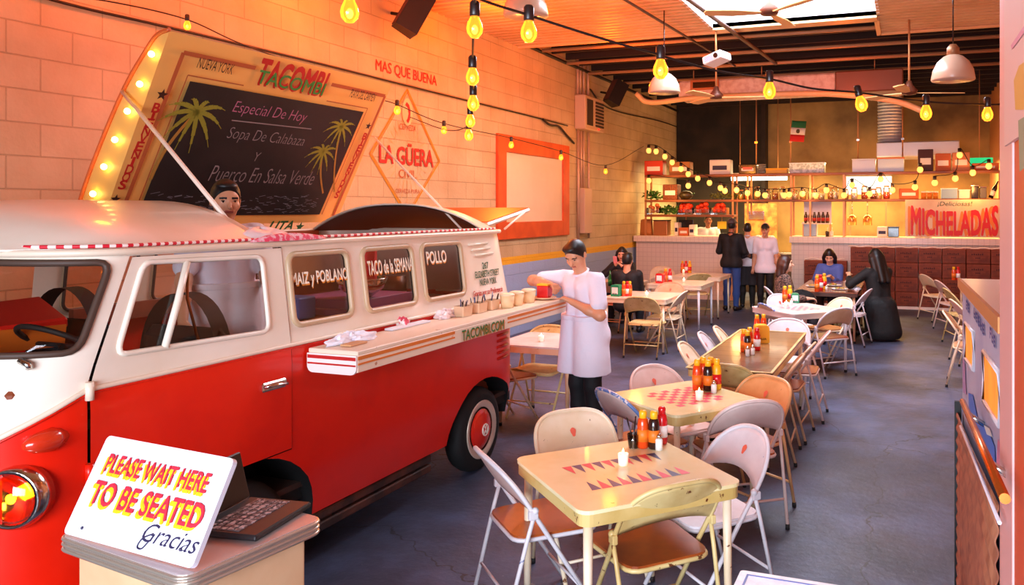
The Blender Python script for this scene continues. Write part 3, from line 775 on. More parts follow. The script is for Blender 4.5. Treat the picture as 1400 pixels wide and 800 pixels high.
# wheels
def wheel(x, y, sg=1, hub=True):
    q = M(); prof_ = [(0.19, -0.07), (0.25, -0.078), (0.295, -0.06), (0.31, -0.02), (0.31, 0.02), (0.295, 0.06), (0.25, 0.078), (0.19, 0.07)]
    q.lathe([(r, x + h * sg) for r, h in prof_], (0, y, 0.31), 40, 'x')
    w = q.build('wheel', mat('tyre', '100d0d', 0.75), bus)
    if not hub: return
    M().lathe([(0.21, x + 0.07), (0.215, x + 0.079), (0.205, x + 0.082), (0.178, x + 0.074), (0.15, x + 0.066), (0.02, x + 0.05)], (0, y, 0.31), 40, 'x').build('rim', mat('rim_cream', 'e0c8b4', 0.3, metal=0.3), w)
    M().lathe([(0.152, x + 0.064), (0.148, x + 0.072), (0.115, x + 0.085), (0.07, x + 0.10), (0.0001, x + 0.105)], (0, y, 0.31), 40, 'x').build('hubcap', mat('hubcap_red', 'd82414', 0.25, coat=0.4), w)
    e = M(); c = Vector((x + 0.107, y, 0.31)); rr = 0.042
    e.tube([c + Vector((0, rr * math.cos(t), rr * math.sin(t))) for t in [i * PI / 12 for i in range(24)]], 0.0045, 5, closed=True)
    def seg(a, z, a2, z2): e.cyl(c + Vector((0, a, z)), c + Vector((0, a2, z2)), 0.004, n=5)
    seg(-.018, .037, 0, .004); seg(0, .004, .018, .037); seg(-.036, .018, -.018, -.034); seg(-.018, -.034, 0, -.002); seg(0, -.002, .018, -.034); seg(.018, -.034, .036, .018)
    e.build('wheel_emblem', mat('emblem_white', 'f6e4d4', 0.4), w)
wheel(XS - 0.10, 5.23); wheel(XS - 0.12, 3.0); wheel(XCB - 0.76, 5.23, -1, False); wheel(XCB - 0.76, 3.0, -1, False)
# headlamps, turn signals, bumper, wiper
for sg in (1, -1):
    c = S(1.955, 0.905, 0, sg); nv = (S(1.94, 0.905, 0, sg) - S(1.97, 0.905, 0, sg)).cross(Vector((0, 0, 1))) * sg
    nv.normalize()
    if nv.y > 0: nv = -nv
    q = (Vector((0, -0.85, 0)) + Vector((nv.x, nv.y, 0)) * 0.6).normalized()
    rot = q.to_track_quat('Z', 'Y').to_matrix().to_4x4(); X_ = Matrix.Translation(c) @ rot
    b = M(); b.mx = X_; b.lathe([(0.115, -0.05), (0.118, 0.0), (0.108, 0.025), (0.096, 0.03), (0.095, 0.015)], (0, 0, 0), 32)
    hl = b.build('headlamp', m_chr, bus)
    b = M(); b.mx = X_; b.lathe([(0.094, 0.012), (0.075, 0.03), (0.04, 0.043), (0.0001, 0.047)], (0, 0, 0), 28)
    b.build('lens', glass_mat('lamp_glass', (1.0, 0.60, 0.14), 0.06), hl)
    b = M(); b.mx = X_; b.lathe([(0.093, 0.005), (0.07, -0.02), (0.03, -0.04), (0.0001, -0.045)], (0, 0, 0), 28)
    b.build('reflector', mat('lamp_reflector', 'f09030', 0.35, metal=0.5), hl)
    b = M(); b.mx = X_; b.ball((0, 0, -0.008), 0.030); b.build('lamp_bulb', mat('headlamp_bulb', 'ffb040', emit='ff9a1c', es=45), hl)
    c = S(2.04, 1.095, -0.01, sg)
    b = M(); b.tube([c + Vector((sg * -0.02, 0.07, 0)), c + Vector((0, 0.02, 0)), c + Vector((0, -0.04, 0)), c + Vector((0, -0.075, 0))], [0.035, 0.045, 0.035, 0.012], 12)
    b.build('turn_signal', mat('signal_red', 'd83418', 0.2, coat=0.6), bus)
M().tube([S(u, 0.42, -0.09) for u in (2.35, 2.2, 2.05, 1.85, 1.6, 1.225)] + [S(u, 0.42, -0.09, -1) for u in (1.6, 1.85, 2.05, 2.2)], 0.06, 8).build('front_bumper', m_red, bus)
M().tube([S(1.9, 1.39, -0.015), S(1.93, 1.375, -0.03), S(1.94, 1.36, -0.02)], 0.012, 6).build('wiper_spindle', m_chr, bus)
# inside of the bus
m_inr = mat('inside_brown', '8a3e1c', 0.6, col2='6a2c14', nscale=3)
M().box(XCB - 0.80, XCB + 0.80, 2.3, 5.7, 0.47, 0.50).build('cabin_floor', mat('inside_floor', '3a2218', 0.7), bus)
M().box(XCB - 0.80, XCB + 0.78, 1.96, 2.28, 1.18, 1.30, b=0.03).build('dashboard', m_inr, bus)
M().box(XCB - 0.78, XCB + 0.70, 4.05, 5.6, 0.5, 1.26, b=0.01).build('kitchen_counter', m_inr, bus)
for x in (XCB + 0.42, XCB - 0.42):
    b = M(); b.grid(lambda a, t, x=x: (x + 0.27 * math.cos(PI * a), 2.98 + 0.10 * t, 0.95 + 0.58 * math.sin(PI * a) ** 0.6), 20, 2); b.box(x - 0.27, x + 0.27, 2.55, 3.08, 0.8, 0.95, b=0.04)
    b.box(x - 0.26, x + 0.26, 2.98, 3.08, 0.9, 1.36, b=0.05)
    b.build('cab_seat', mat('seat_black', '17100e', 0.7), bus)
b = M(); c = Vector((XCB + 0.42, 2.42, 1.36)); ax = Vector((0, 0.55, 0.83)); e1 = Vector((1, 0, 0)); e2 = ax.cross(e1)
b.tube([c + (e1 * math.cos(t) + e2 * math.sin(t)) * 0.19 for t in [i * PI / 14 for i in range(28)]], 0.012, 6, closed=True); b.cyl(c, c - ax * 0.3, 0.02); b.cyl(c - e1 * .19, c + e1 * .19, 0.01)
b.build('steering_wheel', mat('seat_black', '17100e'), bus)
M().box(XCB - 0.80, XCB - 0.76, 3.3, 5.6, 1.26, 1.36).build('far_ledge', m_inr, bus)
# things kept in the cab and on the bus counter
b = M(); b.mx = Matrix.Translation((-3.80, 2.46, 1.335)) @ Matrix.Rotation(R(-20), 4, 'Z')
b.prism([(-0.19, 0), (0.19, 0), (0.22, 0.10), (-0.22, 0.10)], 'y', -0.13, 0.13)
tray = b.build('storage_box', mat('box_orange', 'd86a20', 0.4)); tag(tray, 'orange plastic box with a red tray on top behind the van windscreen', 'box')
b = M(); b.mx = Matrix.Translation((-3.80, 2.46, 1.44)) @ Matrix.Rotation(R(-20), 4, 'Z') @ Matrix.Rotation(R(9), 4, 'Y') @ Matrix.Rotation(R(4), 4, 'X')
b.box(-0.21, 0.21, -0.14, 0.14, 0, 0.05, b=0.01); b.build('red_tray', mat('box_red', 'c81c10', 0.35), tray)
o = M().box(-3.95, -3.3, 4.2, 4.9, 1.262, 1.30, b=0.004).box(-3.9, -3.35, 4.25, 4.85, 1.30, 1.36, b=0.004).build('carton', mat('carton_purple', '8a4a78', 0.6)); tag(o, 'purple carton on the counter inside the van', 'box')
o = M().lathe([(0.06, 0), (0.14, 0.06), (0.17, 0.13), (0.165, 0.13), (0.13, 0.06), (0.0001, 0.01)], (-3.45, 4.42, 1.362), 24).build('steel_bowl', m_chr); tag(o, 'shiny steel bowl on the carton inside the van', 'bowl')
b = M(); b.grid(lambda a, t: (-3.42 + 0.015 * math.sin(a * 14), 4.20 + 0.32 * a, 1.42 + 0.36 * t), 12, 4); o = b.build('hanging_cloth', mat('cloth_red', 'c41a1c', 0.7), solid=0.004); tag(o, 'red cloth hanging inside the second side window of the van', 'cloth')
o = M().box(-3.75, -3.55, 3.95, 4.1, 1.262, 1.40, b=0.01).build('blue_tub', mat('tub_blue', '4a6cc0', 0.5)); tag(o, 'small blue tub on the van counter behind the first side window', 'tub')
o = M().cyl((-3.6, 4.98, 1.262), (-3.6, 4.98, 1.46), 0.09, n=20).build('stock_pot', mat('pot_dark', '5a3a2c', 0.35, metal=0.6)); tag(o, 'dark metal pot behind the third side window of the van', 'pot')
# fold-out serving shelf along the side
m_shw = mat('shelf_cream', 'f2dcc4', 0.4, wear='c0805a', wlo=0.66, wscale=9); m_sor = mat('shelf_orange', 'e07a2c', 0.5)
SX0, SX1, SY0, SY1, SZ = XS + 0.012, -2.655, 3.37, 5.98, 1.222
sf = M().box(SX0, SX1, SY0, SY1, SZ - 0.022, SZ, b=0.004).build('serving_shelf', m_shw, bus)
M().box(SX1 - 0.018, SX1, SY0, SY1, SZ - 0.11, SZ - 0.022, b=0.003).build('shelf_fascia', m_shw, sf)
pe = rrect(SX1 - SX0 - 0.002, 0.10, [0.035, 0.004, 0.004, 0.035], 4, (SX0 + SX1) / 2, SZ - 0.072)
M().prism(pe, 'y', SY0 - 0.012, SY0 + 0.004).build('shelf_end', mat('shelf_white', 'f8ece6', 0.4), sf); M().prism(pe, 'y', SY1 - 0.004, SY1 + 0.01).build('shelf_end', MATS['shelf_white'], sf)
for z0, z1 in ((-0.046, -0.028), (-0.072, -0.062)):
    M().box(SX1, SX1 + 0.002, SY0, SY0 + 0.92, SZ + z0, SZ + z1).build('shelf_stripe', m_sor, sf); M().box(SX1, SX1 + 0.002, 4.98, SY1, SZ + z0, SZ + z1).build('shelf_stripe', m_sor, sf)
for z0, z1 in ((-0.048, -0.030), (-0.078, -0.069)): M().box(SX0 + 0.005, SX1 - 0.004, SY0 - 0.014, SY0 - 0.012, SZ + z0, SZ + z1).build('shelf_stripe', m_sred, sf)
text('shelf_lettering', 'TACOMBI.COM', (SX1 + 0.002, 4.648, SZ - 0.073), (0, 1, 0), UPZ, 0.56, 0.068, m_sor, sf, bold=0.03)
text('shelf_lettering', 'TACOMBI.COM', (SX1 + 0.003, 4.64, SZ - 0.068), (0, 1, 0), UPZ, 0.55, 0.066, mat('letter_leaf2', '2f7a3c', 0.5), sf, bold=0.015)
# ================================================= TABLES, CHAIRS AND WHAT STANDS ON THEM
PAINT = {
    'cream': mat('chair_cream', 'f0dcc0', 0.4, col2='e6cda8', nscale=5, wear='7a4a2a', wlo=0.66, wscale=18),
    'white': mat('chair_white', 'e0dade', 0.4, col2='d2cacf', nscale=5, wear='6c74a0', wlo=0.67, wscale=16),
    'pink': mat('chair_pink', 'e8cdc4', 0.4, col2='dcbab0', nscale=5, wear='8a5a44', wlo=0.68, wscale=18),
    'yellow': mat('chair_yellow', 'dcc486', 0.4, col2='c8a868', nscale=6, wear='6a3a1c', wlo=0.63, wscale=20),
    'peach': mat('chair_peach', 'e8b078', 0.4, col2='d89a60', nscale=5, wear='7a4a2a', wlo=0.67, wscale=18),
    'tan': mat('chair_tan', 'd8b08c', 0.4, col2='c89870', nscale=5, wear='6a4028', wlo=0.66, wscale=18),
}
m_wood = mat('seat_wood', 'a8501c', 0.35, col2='863a12', nscale=4, wear='c87038', wlo=0.68, wscale=12)
m_foot = mat('foot_rubber', '161212', 0.7)
m_logo = mat('stencil_red', 'e86850', 0.6)
protos = {}
def build_chair(paint, wood, e, rim):
    t = thing('folding_chair', 'metal folding chair', 'chair')
    P = PAINT[paint]; RM = PAINT[rim] if rim in PAINT else rim
    BW = 0.24
    def line(z): return 0.25 - 0.63 * z          # the main tubes lean back from front foot to the top rail
    def top(x): return 0.60 + 0.205 * (max(0, 1 - abs(x / BW) ** e)) ** (1 / e)
    def bow(x): return -0.03 * (1 - (x / BW) ** 2)
    left = [(-0.225, line(0.0), 0.0), (-0.232, line(0.44), 0.44), (-BW, line(0.58), 0.58)]
    arc = []
    for i in range(29):
        x = -BW * math.cos(PI * i / 28); z = top(x); arc.append((x, line(z) + bow(x), z))
    right = [(-p[0], p[1], p[2]) for p in reversed(left)]
    M().tube(left + arc + right, 0.0115, 8).build('frame', RM, t)
    b = M()
    def sheet(i, j):
        x = -BW * math.cos(PI * i); zb_ = 0.565 + 0.055 * (1 - (x / BW) ** 2); zt = top(x); z = zb_ + (zt - zb_) * j
        return (x, line(z) + bow(x) - 0.004 * math.sin(PI * j), z)
    b.grid(sheet, 24, 6)
    br = b.build('backrest', P, t, solid=0.006)
    b = M()
    for k in range(9):
        a = 2 * PI * k / 9
    b.add([(0.016 * math.cos(a) * (1 + .25 * math.sin(3 * a)), line(0.70) - 0.024 + 0.63 * 0.0 - 0.63 * 0.022 * math.sin(a), 0.70 + 0.022 * math.sin(a)) for a in [2 * PI * k / 12 for k in range(12)]], [tuple(range(12))])
    b.build('stencil_mark', m_logo, br)
    seat = round_poly([(-0.20, -0.175), (0.20, -0.175), (0.222, 0.235), (-0.222, 0.235)], 0.07)
    M().prism(seat, 'z', 0.432, 0.446).build('seat', m_wood if wood else P, t)
    b = M(); b.tube([(p[0] * 1.0, p[1], 0.426) for p in seat], 0.011, 6, closed=True); b.build('seat_rim', RM, t)
    for s in (-1, 1):
        b = M(); b.tube([(s * 0.247, -0.098, 0.565), (s * 0.243, -0.135, 0.44), (s * 0.228, -0.245, 0.02)], 0.0105, 8)
        b.ball((s * 0.247, -0.097, 0.572), 0.018, 8, 6); b.box(s * 0.247 - 0.012, s * 0.247 + 0.012, -0.13, -0.085, 0.535, 0.575, b=0.004)
        lg = b.build('leg', RM, t)
        M().cyl((s * 0.228, -0.245, 0.0), (s * 0.228, -0.243, 0.03), 0.014, n=8).build('foot_cap', m_foot, lg)
    M().cyl((-0.23, -0.205, 0.17), (0.23, -0.205, 0.17), 0.008, n=6).build('stretcher', RM, t)
    M().cyl((-0.227, line(0.15), 0.15), (0.227, line(0.15), 0.15), 0.008, n=6).build('stretcher', RM, t)
    return t
def chair(u, v, deg, L, paint='cream', wood=False, e=2.6, rim=None, group=None, at=None):
    """u, v: where the middle of its top rail shows; deg: the way it faces on the floor"""
    a = R(deg); h = Vector((math.cos(a), math.sin(a), 0))
    p = (onZ(u, v, 0.80) if at is None else Vector(at)) + h * 0.275; p.z = 0
    k = (paint, wood, e, rim)
    rz = a - PI / 2
    if k in protos: return dup(protos[k], p, rz, L)
    t = build_chair(paint, wood, e, rim or paint); protos[k] = t
    t.location = p; t.rotation_euler = (0, 0, rz); t['label'] = L
    return t
m_top = mat('table_cream', 'f2e6b6', 0.25, col2='ead8a0', nscale=3, wear='a8602c', wlo=0.69, wscale=10, coat=0.3)
m_apron = mat('apron_yellow', 'd8bc78', 0.35, col2='c8a860', nscale=6, wear='6a3a1c', wlo=0.64, wscale=16)
m_whitetop = mat('table_white', 'd8ccc8', 0.25, col2='ccbcb4', nscale=3, wear='8a6a54', wlo=0.69, wscale=10)
m_leg = PAINT['cream']
def table(name, L, x, y, rz, sx, sy, top, apron, legm, h=0.74, group=None):
    t = thing(name, L, 'table', (x, y, 0), rz, group)
    M().prism(rrect(sx, sy, 0.055, 5), 'z', h - 0.016, h).build('tabletop', top, t)
    M().prism(rrect(sx - 0.012, sy - 0.012, 0.05, 5), 'z', h - 0.068, h - 0.016).build('apron', apron, t)
    for a in (-1, 1):
        for c in (-1, 1):
            px, py = a * (sx / 2 - 0.055), c * (sy / 2 - 0.055)
            lg = M().tube([(px, py, h - 0.068), (px + a * .006, py + c * .006, 0.015)], [0.021, 0.016], 10).build('leg', legm, t)
            M().cyl((px + a * .006, py + c * .006, 0), (px + a * .006, py + c * .006, 0.03), 0.018, n=8).build('foot_cap', m_foot, lg)
    return t
T1 = table('card_table', 'yellowed metal card table with a backgammon board painted on top', -1.255, 3.49, R(47), 0.79, 0.80, m_top, m_apron, m_leg)
m_bgr = mat('game_red', 'd8304a', 0.4); m_bgb = mat('game_navy', '2c2a5c', 0.4)
for row in (-1, 1):
    for k in range(10):
        b = M(); x = -0.25 + k * 0.05; y0 = row * 0.17 - 0.02; y1 = y0 - row * 0.115
        b.add([(x, y0, 0.7408), (x + 0.048, y0, 0.7408), (x + 0.024, y1, 0.7408)], [(0, 1, 2) if row < 0 else (0, 2, 1)])
        b.build('board_point', m_bgr if (k + (row > 0)) % 2 else m_bgb, T1)
T2 = table('card_table', 'yellowed metal card table with a red checkerboard painted on top', -1.37, 4.98, R(54), 0.71, 0.71, m_top, m_apron, m_leg)
b = M()
for i in range(8):
    for j in range(8):
        if (i + j) % 2 == 0:
            x, y = -0.2 + i * 0.05, -0.2 + j * 0.05
            b.add([(x, y, .7408), (x + .05, y, .7408), (x + .05, y + .05, .7408), (x, y + .05, .7408)], [(0, 1, 2, 3)])
b.build('checkerboard', m_bgr, T2)
m_plank = mat('table_wood', '8a6030', 0.3, col2='583c20', nscale=2.2, lo=0.35, hi=0.68, coat=0.25)
T3 = table('long_dining_table', 'long glossy wooden table with pale edging in the middle of the room', -1.285, 6.92, 0, 0.66, 2.06, m_plank, m_apron, m_leg)
b = M()
for a, c, d, e_ in ((-.33, -.31, -1.0, 1.0), (.31, .33, -1.0, 1.0), (-.33, .33, -1.03, -1.005), (-.33, .33, 1.005, 1.03)): b.box(a, c, d, e_, 0.738, 0.744)
b.build('edging', PAINT['yellow'], T3)
b = M()
for k in range(9): b.box(-.31, .31, -0.85 + k * .21, -0.847 + k * .21, 0.7395, 0.7403)
b.build('board_seam', mat('seam_dark', '4a2e14', 0.5), T3)
T4 = table('card_table', 'white metal table with a faded red checkerboard beyond the long wooden table', -1.27, 9.88, R(45), 0.86, 0.86, m_whitetop, m_whitetop, PAINT['white'])
b = M()
for i in range(8):
    for j in range(8):
        if (i + j) % 2 == 0:
            x, y = -0.2 + i * 0.05, -0.2 + j * 0.05
            b.add([(x, y, .7408), (x + .05, y, .7408), (x + .05, y + .05, .7408), (x, y + .05, .7408)], [(0, 1, 2, 3)])
b.build('checkerboard', mat('game_faded', 'e88a94', 0.5), T4)
T5 = table('dining_table', 'dark wooden table where three women sit in front of the crates', -1.17, 12.95, 0, 0.9, 1.95, mat('table_redwood', '8a4a2c', 0.25, col2='6a3420', nscale=3, coat=0.4), mat('apron_dark', '4a2a1c', 0.5), PAINT['tan'])
T6 = table('card_table', 'pale scuffed card table nearest to the waiter among the left tables', -3.53, 10.67, 0, 0.92, 0.95, mat('table_pale', 'f0d8c0', 0.28, col2='e8c8a8', nscale=3, wear='9a6a4a', wlo=0.69, wscale=10), PAINT['cream'], PAINT['cream'])
T7 = table('card_table', 'pale card table behind the first left table, its top scratched', -3.56, 12.7, 0, 0.92, 0.95, MATS['table_pale'], PAINT['cream'], PAINT['white'])
T7b = table('card_table', 'pale card table farthest back in front of the tiled counter', -3.62, 14.3, 0, 0.92, 0.95, MATS['table_pale'], PAINT['cream'], PAINT['cream'])
T8 = table('card_table', 'small tan table of the woman with the phone beside the wall', -4.62, 12.55, 0, 0.85, 0.75, MATS['table_pale'], PAINT['tan'], PAINT['tan'])
T9 = table('card_table', 'white table behind the van, half hidden by the waiter', -3.15, 6.72, 0, 0.76, 0.76, m_whitetop, PAINT['tan'], PAINT['tan'])
T10 = table('card_table', 'tan table by the right wall behind the row of chairs', 1.1, 13.4, 0, 0.75, 1.5, MATS['table_pale'], PAINT['tan'], PAINT['tan'])
# table whose white top shows at the bottom edge of the picture
t = thing('side_table', 'white painted table with a blue line round its top, at the near edge', 'table', (-0.16, 2.27, 0))
M().prism(rrect(0.75, 0.76, 0.012, 3), 'z', 0.70, 0.74).build('tabletop', mat('painted_white', 'f2eef0', 0.35, col2='d8d4dc', nscale=8, lo=0.5, hi=0.6), t)
b = M()
for a, c, d, e_ in ((-.35, -.343, -.35, .35), (.343, .35, -.35, .35), (-.35, .35, -.355, -.348), (-.35, .35, .348, .355)): b.box(a, c, d, e_, .74, .7412)
b.build('blue_line', mat('line_blue', '5a70c0', 0.5), t)
for a in (-1, 1):
    for c in (-1, 1): M().tube([(a * .32, c * .32, .70), (a * .33, c * .33, 0)], [0.022, 0.018], 10).build('leg', PAINT['white'], t)

# ---- chairs
CH = [
    (658, 618, 47, 'pale pink folding chair with wooden seat nearest to the van wheel', 'pink', True, 2.3, 'white'),
    (778, 563, -43, 'cream folding chair on the far side of the backgammon table', 'cream', True, 3.4, None),
    (935, 662, 137, 'chipped yellow folding chair with wooden seat at the near side of the backgammon table', 'yellow', True, 3.0, None),
    (1030, 586, 227, 'scratched white folding chair on the right of the backgammon table', 'white', False, 2.2, None),
    (1033, 549, 126, 'dusty pink folding chair at the near side of the checkerboard table', 'pink', True, 2.3, None),
    (888, 501, -36, 'pink folding chair on the far side of the checkerboard table', 'pink', False, 2.4, None),
    (829, 534, 54, 'pink folding chair with blue rim left of the checkerboard table', 'pink', True, 2.3, mat('chair_blue_rim', '5a78b0', 0.4, wear='e0d0d0', wlo=0.55, wscale=20)),
    (986, 499, 90, 'yellow folding chair at the near end of the long wooden table', 'yellow', False, 3.0, None),
    (1055, 517, 236, 'orange folding chair on the right of the checkerboard table', 'peach', True, 3.2, None),
    (931, 470, 5, 'cream folding chair, first along the left of the long wooden table', 'cream', True, 2.5, None),
    (957, 456, 8, 'white folding chair, second along the left of the long wooden table', 'white', False, 2.4, None),
    (978, 448, 8, 'cream folding chair, last along the left of the long wooden table', 'cream', True, 2.5, None),
    (1078, 437, -92, 'white folding chair with a red mark at the far end of the long table', 'white', False, 2.5, None),
    (0, 0, 183, 'tan folding chair, first along the right of the long wooden table', 'tan', True, 2.4, None),
    (0, 0, 178, 'tan folding chair, second along the right of the long wooden table', 'tan', True, 2.4, None),
    (0, 0, 181, 'pale folding chair, last along the right of the long wooden table', 'pink', True, 2.4, None),
    (1043, 416, 40, 'brown folding chair with blue rim left of the white checkerboard table', 'tan', True, 2.3, MATS['chair_blue_rim']),
    (1063, 403, -45, 'white folding chair behind the white checkerboard table', 'white', False, 2.4, None),
    (1155, 408, 225, 'cream folding chair right of the white checkerboard table', 'cream', True, 2.4, None),
    (1152, 422, 135, 'peach backed folding chair on white legs at the near side of the white table', 'tan', True, 2.4, 'white'),
    (1190, 396, 170, 'white folding chair of the woman in the black dress', 'white', False, 2.4, None),
    (1047, 393, 20, 'white folding chair of the woman in the spotted top', 'white', True, 2.5, None),
    (0, 0, -95, 'tan folding chair of the woman in the blue top', 'tan', True, 2.5, None),
    (874, 407, 90, 'yellow folding chair seen from behind at the first left table', 'yellow', False, 3.2, None),
    (0, 0, 180, 'cream folding chair on the right of the first left table', 'cream', False, 2.6, None),
    (918, 387, -90, 'brown backed folding chair between the first two left tables', 'tan', False, 2.6, None),
    (903, 371, 0, 'brown folding chair left of the second left table', 'tan', False, 2.6, None),
    (905, 365, -70, 'cream folding chair farthest left against the tiled counter', 'cream', False, 2.6, None),
    (958, 375, 120, 'yellow folding chair left of the man in black', 'yellow', False, 3.0, None),
    (0, 0, -95, 'tan folding chair of the woman with the phone', 'tan', True, 2.6, None),
    (0, 0, 85, 'brown folding chair at the near side of the small tan table', 'tan', True, 2.6, None),
    (755, 446, -90, 'yellow folding chair behind the table at the tail of the van', 'yellow', False, 2.8, None),
    (0, 0, 60, 'brown folding chair tucked beside the tail of the van', 'tan', True, 2.6, None),
    (1262, 376, 30, 'cream folding chair farthest along the right wall row', 'cream', False, 2.2, None),
    (1281, 384, 20, 'pink folding chair second from the far end of the right row', 'pink', False, 2.2, None),
    (1292, 395, 15, 'cream folding chair third from the far end of the right row', 'yellow', False, 2.2, None),
    (1301, 410, 12, 'pale pink folding chair in the right row behind the counter end', 'pink', False, 2.2, 'cream'),
    (1291, 426, -4, 'tan folding chair turned edge on, nearest in the right row', 'tan', False, 2.3, 'cream'),
]
AT = [(-0.80, 6.35, .8), (-0.78, 6.95, .8), (-0.72, 7.65, .8), (-1.35, 14.45, .8), (-2.95, 10.75, .8), 
      (-4.82, 13.55, .8), (-4.55, 11.75, .8), (-3.62, 6.22, .8)]
for u, v, dg, L, p, w, e, rim in CH:
    chair(u, v, dg, L, p, w, e, rim, at=None if u else AT.pop(0))

# ---- condiments
m_cap = mat('cap_yellow', 'f4b41c', 0.35); m_hot = mat('sauce_orange', 'e2480f', 0.25, coat=0.4); m_ket = mat('ketchup_red', 'd4141c', 0.25, coat=0.4)
m_dkb = mat('sauce_dark', '2a120c', 0.2, coat=0.4); m_lab = mat('label_yellow', 'e8781c', 0.5); m_wlab = mat('label_white', 'f2ece6', 0.5)
m_salt = mat('shaker_white', 'f0ece8', 0.25); m_cg = glass_mat('cup_glass', (0.95, 0.95, 0.93), 0.10)
def bottle(p, L, kind, s=1.0):
    body, cap, lab = {'hot': (m_hot, m_cap, m_lab), 'dark': (m_dkb, m_cap, m_lab), 'ketchup': (m_ket, m_ket, m_wlab), 'mustard': (m_cap, m_cap, m_ket)}[kind]
    t = thing({'hot': 'hot_sauce_bottle', 'dark': 'salsa_bottle', 'ketchup': 'ketchup_bottle', 'mustard': 'mustard_bottle'}[kind], L, 'bottle', p)
    M().lathe([(0.001, 0.002), (0.026 * s, 0.0), (0.029 * s, 0.006), (0.029 * s, 0.115 * s), (0.024 * s, 0.145 * s), (0.016 * s, 0.155 * s), (0.0001, 0.155 * s)], n=16).build('bottle_body', body, t)
    M().lathe([(0.019 * s, 0.146 * s), (0.020 * s, 0.18 * s), (0.015 * s, 0.188 * s), (0.0001, 0.19 * s)], n=14).build('cap', cap, t)
    M().lathe([(0.0297 * s, 0.035 * s), (0.0297 * s, 0.095 * s)], n=16).build('bottle_label', lab, t)
def shaker(p, L):
    t = thing('salt_shaker', L, 'shaker', p)
    M().lathe([(0.001, 0.0), (0.019, 0.0), (0.019, 0.05), (0.014, 0.058), (0.0001, 0.058)], n=12).build('shaker_body', m_salt, t)
    M().lathe([(0.0145, 0.057), (0.0145, 0.072), (0.008, 0.08), (0.0001, 0.081)], n=12).build('shaker_cap', m_chr, t)
def candle(p, L):
    t = thing('votive_candle', L, 'candle', p)
    M().lathe([(0.001, 0.001), (0.022, 0.001), (0.026, 0.055), (0.0235, 0.055), (0.020, 0.035), (0.0001, 0.035)], n=16).build('candle_glass', mat('frosted_glass', 'f4e8e0', 0.4, emit='ffd0a0', es=0.35), t)
    b = M(); b.lathe([(0.0001, 0.045), (0.006, 0.055), (0.004, 0.068), (0.0001, 0.08)], n=8); b.build('flame', mat('flame', 'ffd890', emit='ffc870', es=30), t)
    M().cyl((0, 0, 0.034), (0, 0, 0.05), 0.001, n=4).build('wick', m_dkb, t)
Z = 0.7412
def zz(u, v, z=Z): return onZ(u, v, z)
for u, v, k, w in ((879, 612, 'hot', 'orange hot sauce bottle with yellow cap on the backgammon table'), (894, 613, 'dark', 'dark salsa bottle with yellow label on the backgammon table'),
                   (905, 606, 'ketchup', 'red squeeze bottle on the backgammon table')): bottle(zz(u, v), w, k)
shaker(zz(901, 615), 'small white salt shaker in front of the bottles on the backgammon table')
candle(zz(852, 636), 'lit candle on the backgammon board')
g = thing('cutlery_glass', 'small glass holding cutlery at the far side of the backgammon table', 'glass', zz(866, 612))
M().lathe([(0.001, 0.002), (0.026, 0.0), (0.032, 0.07), (0.030, 0.07), (0.025, 0.004)], n=16).build('glass_cup', m_cg, g)
for dx, dy in ((0.02, 0.01), (-0.02, 0.0), (0.0, 0.02)): M().tube([(dx * -.3, dy * -.3, 0.006), (dx * 1.8, dy * 1.8, 0.15)], 0.004, 6).build('cutlery', mat('cutlery_dark', '3a3030', 0.3, metal=0.7), g)
for u, v, k, w in ((953, 533, 'hot', 'leftmost hot sauce bottle on the red checkerboard table'), (961, 529, 'hot', 'second hot sauce bottle on the red checkerboard table'), (968, 534, 'dark', 'dark salsa bottle on the red checkerboard table'),
                   (972, 529, 'hot', 'tall hot sauce bottle at the right on the red checkerboard table'), (980, 532, 'mustard', 'yellow squeeze bottle on the red checkerboard table')): bottle(zz(u, v), w, k, 1.08)
shaker(zz(976, 537), 'small white salt shaker on the red checkerboard table')
candle(zz(956, 547), 'lit candle on the red checkerboard')
for u, v, k, w in ((1017, 481, 'hot', 'leftmost hot sauce bottle on the long wooden table'), (1025, 478, 'hot', 'second hot sauce bottle on the long wooden table'), (1022, 484, 'dark', 'dark salsa bottle on the long wooden table'),
                   (1035, 479, 'ketchup', 'red squeeze bottle on the long wooden table')): bottle(zz(u, v), w, k, 1.02)
shaker(zz(1029, 485), 'small white salt shaker on the long wooden table'); shaker(zz(1022, 487), 'second white salt shaker on the long wooden table')
def napkin(p, rz, L, m, s=1.0):
    t = thing('napkin_dispenser', L, 'napkin dispenser', p, rz)
    M().prism(rrect(0.11 * s, 0.14 * s, [0.01, 0.03, 0.03, 0.01], 5, 0, 0.07 * s), 'y', -0.05 * s, 0.05 * s).build('dispenser_body', m, t)
    M().box(-0.04 * s, 0.04 * s, -0.052 * s, -0.05 * s, 0.03 * s, 0.11 * s).build('face_plate', m_wlab if m is not MATS.get('dispenser_yellow') else m, t)
    text('face_lettering', 'SALSA', (0, -0.054 * s, 0.035 * s), (1, 0, 0), UPZ, 0.06 * s, 0.016 * s, m_dkb, t, bold=0.02)
napkin(zz(1041, 468), R(20), 'yellow napkin dispenser on the long wooden table', mat('dispenser_yellow', 'f0a818', 0.35), 1.15)
for u, v, k in ((1035, 457, 'hot'), (1044, 456, 'hot')): bottle(zz(u, v), ('first' if u < 1040 else 'second') + ' hot sauce bottle behind the yellow napkin dispenser', k)
for u, v, k, w in ((1073, 414, 'hot', 'orange hot sauce bottle on the white checkerboard table'), (1080, 413, 'mustard', 'yellow bottle on the white checkerboard table')): bottle(zz(u, v), w, k, 1.15)
napkin(zz(1087, 414), R(10), 'green napkin dispenser on the white checkerboard table', mat('dispenser_green', '1e8a5c', 0.35), .9)
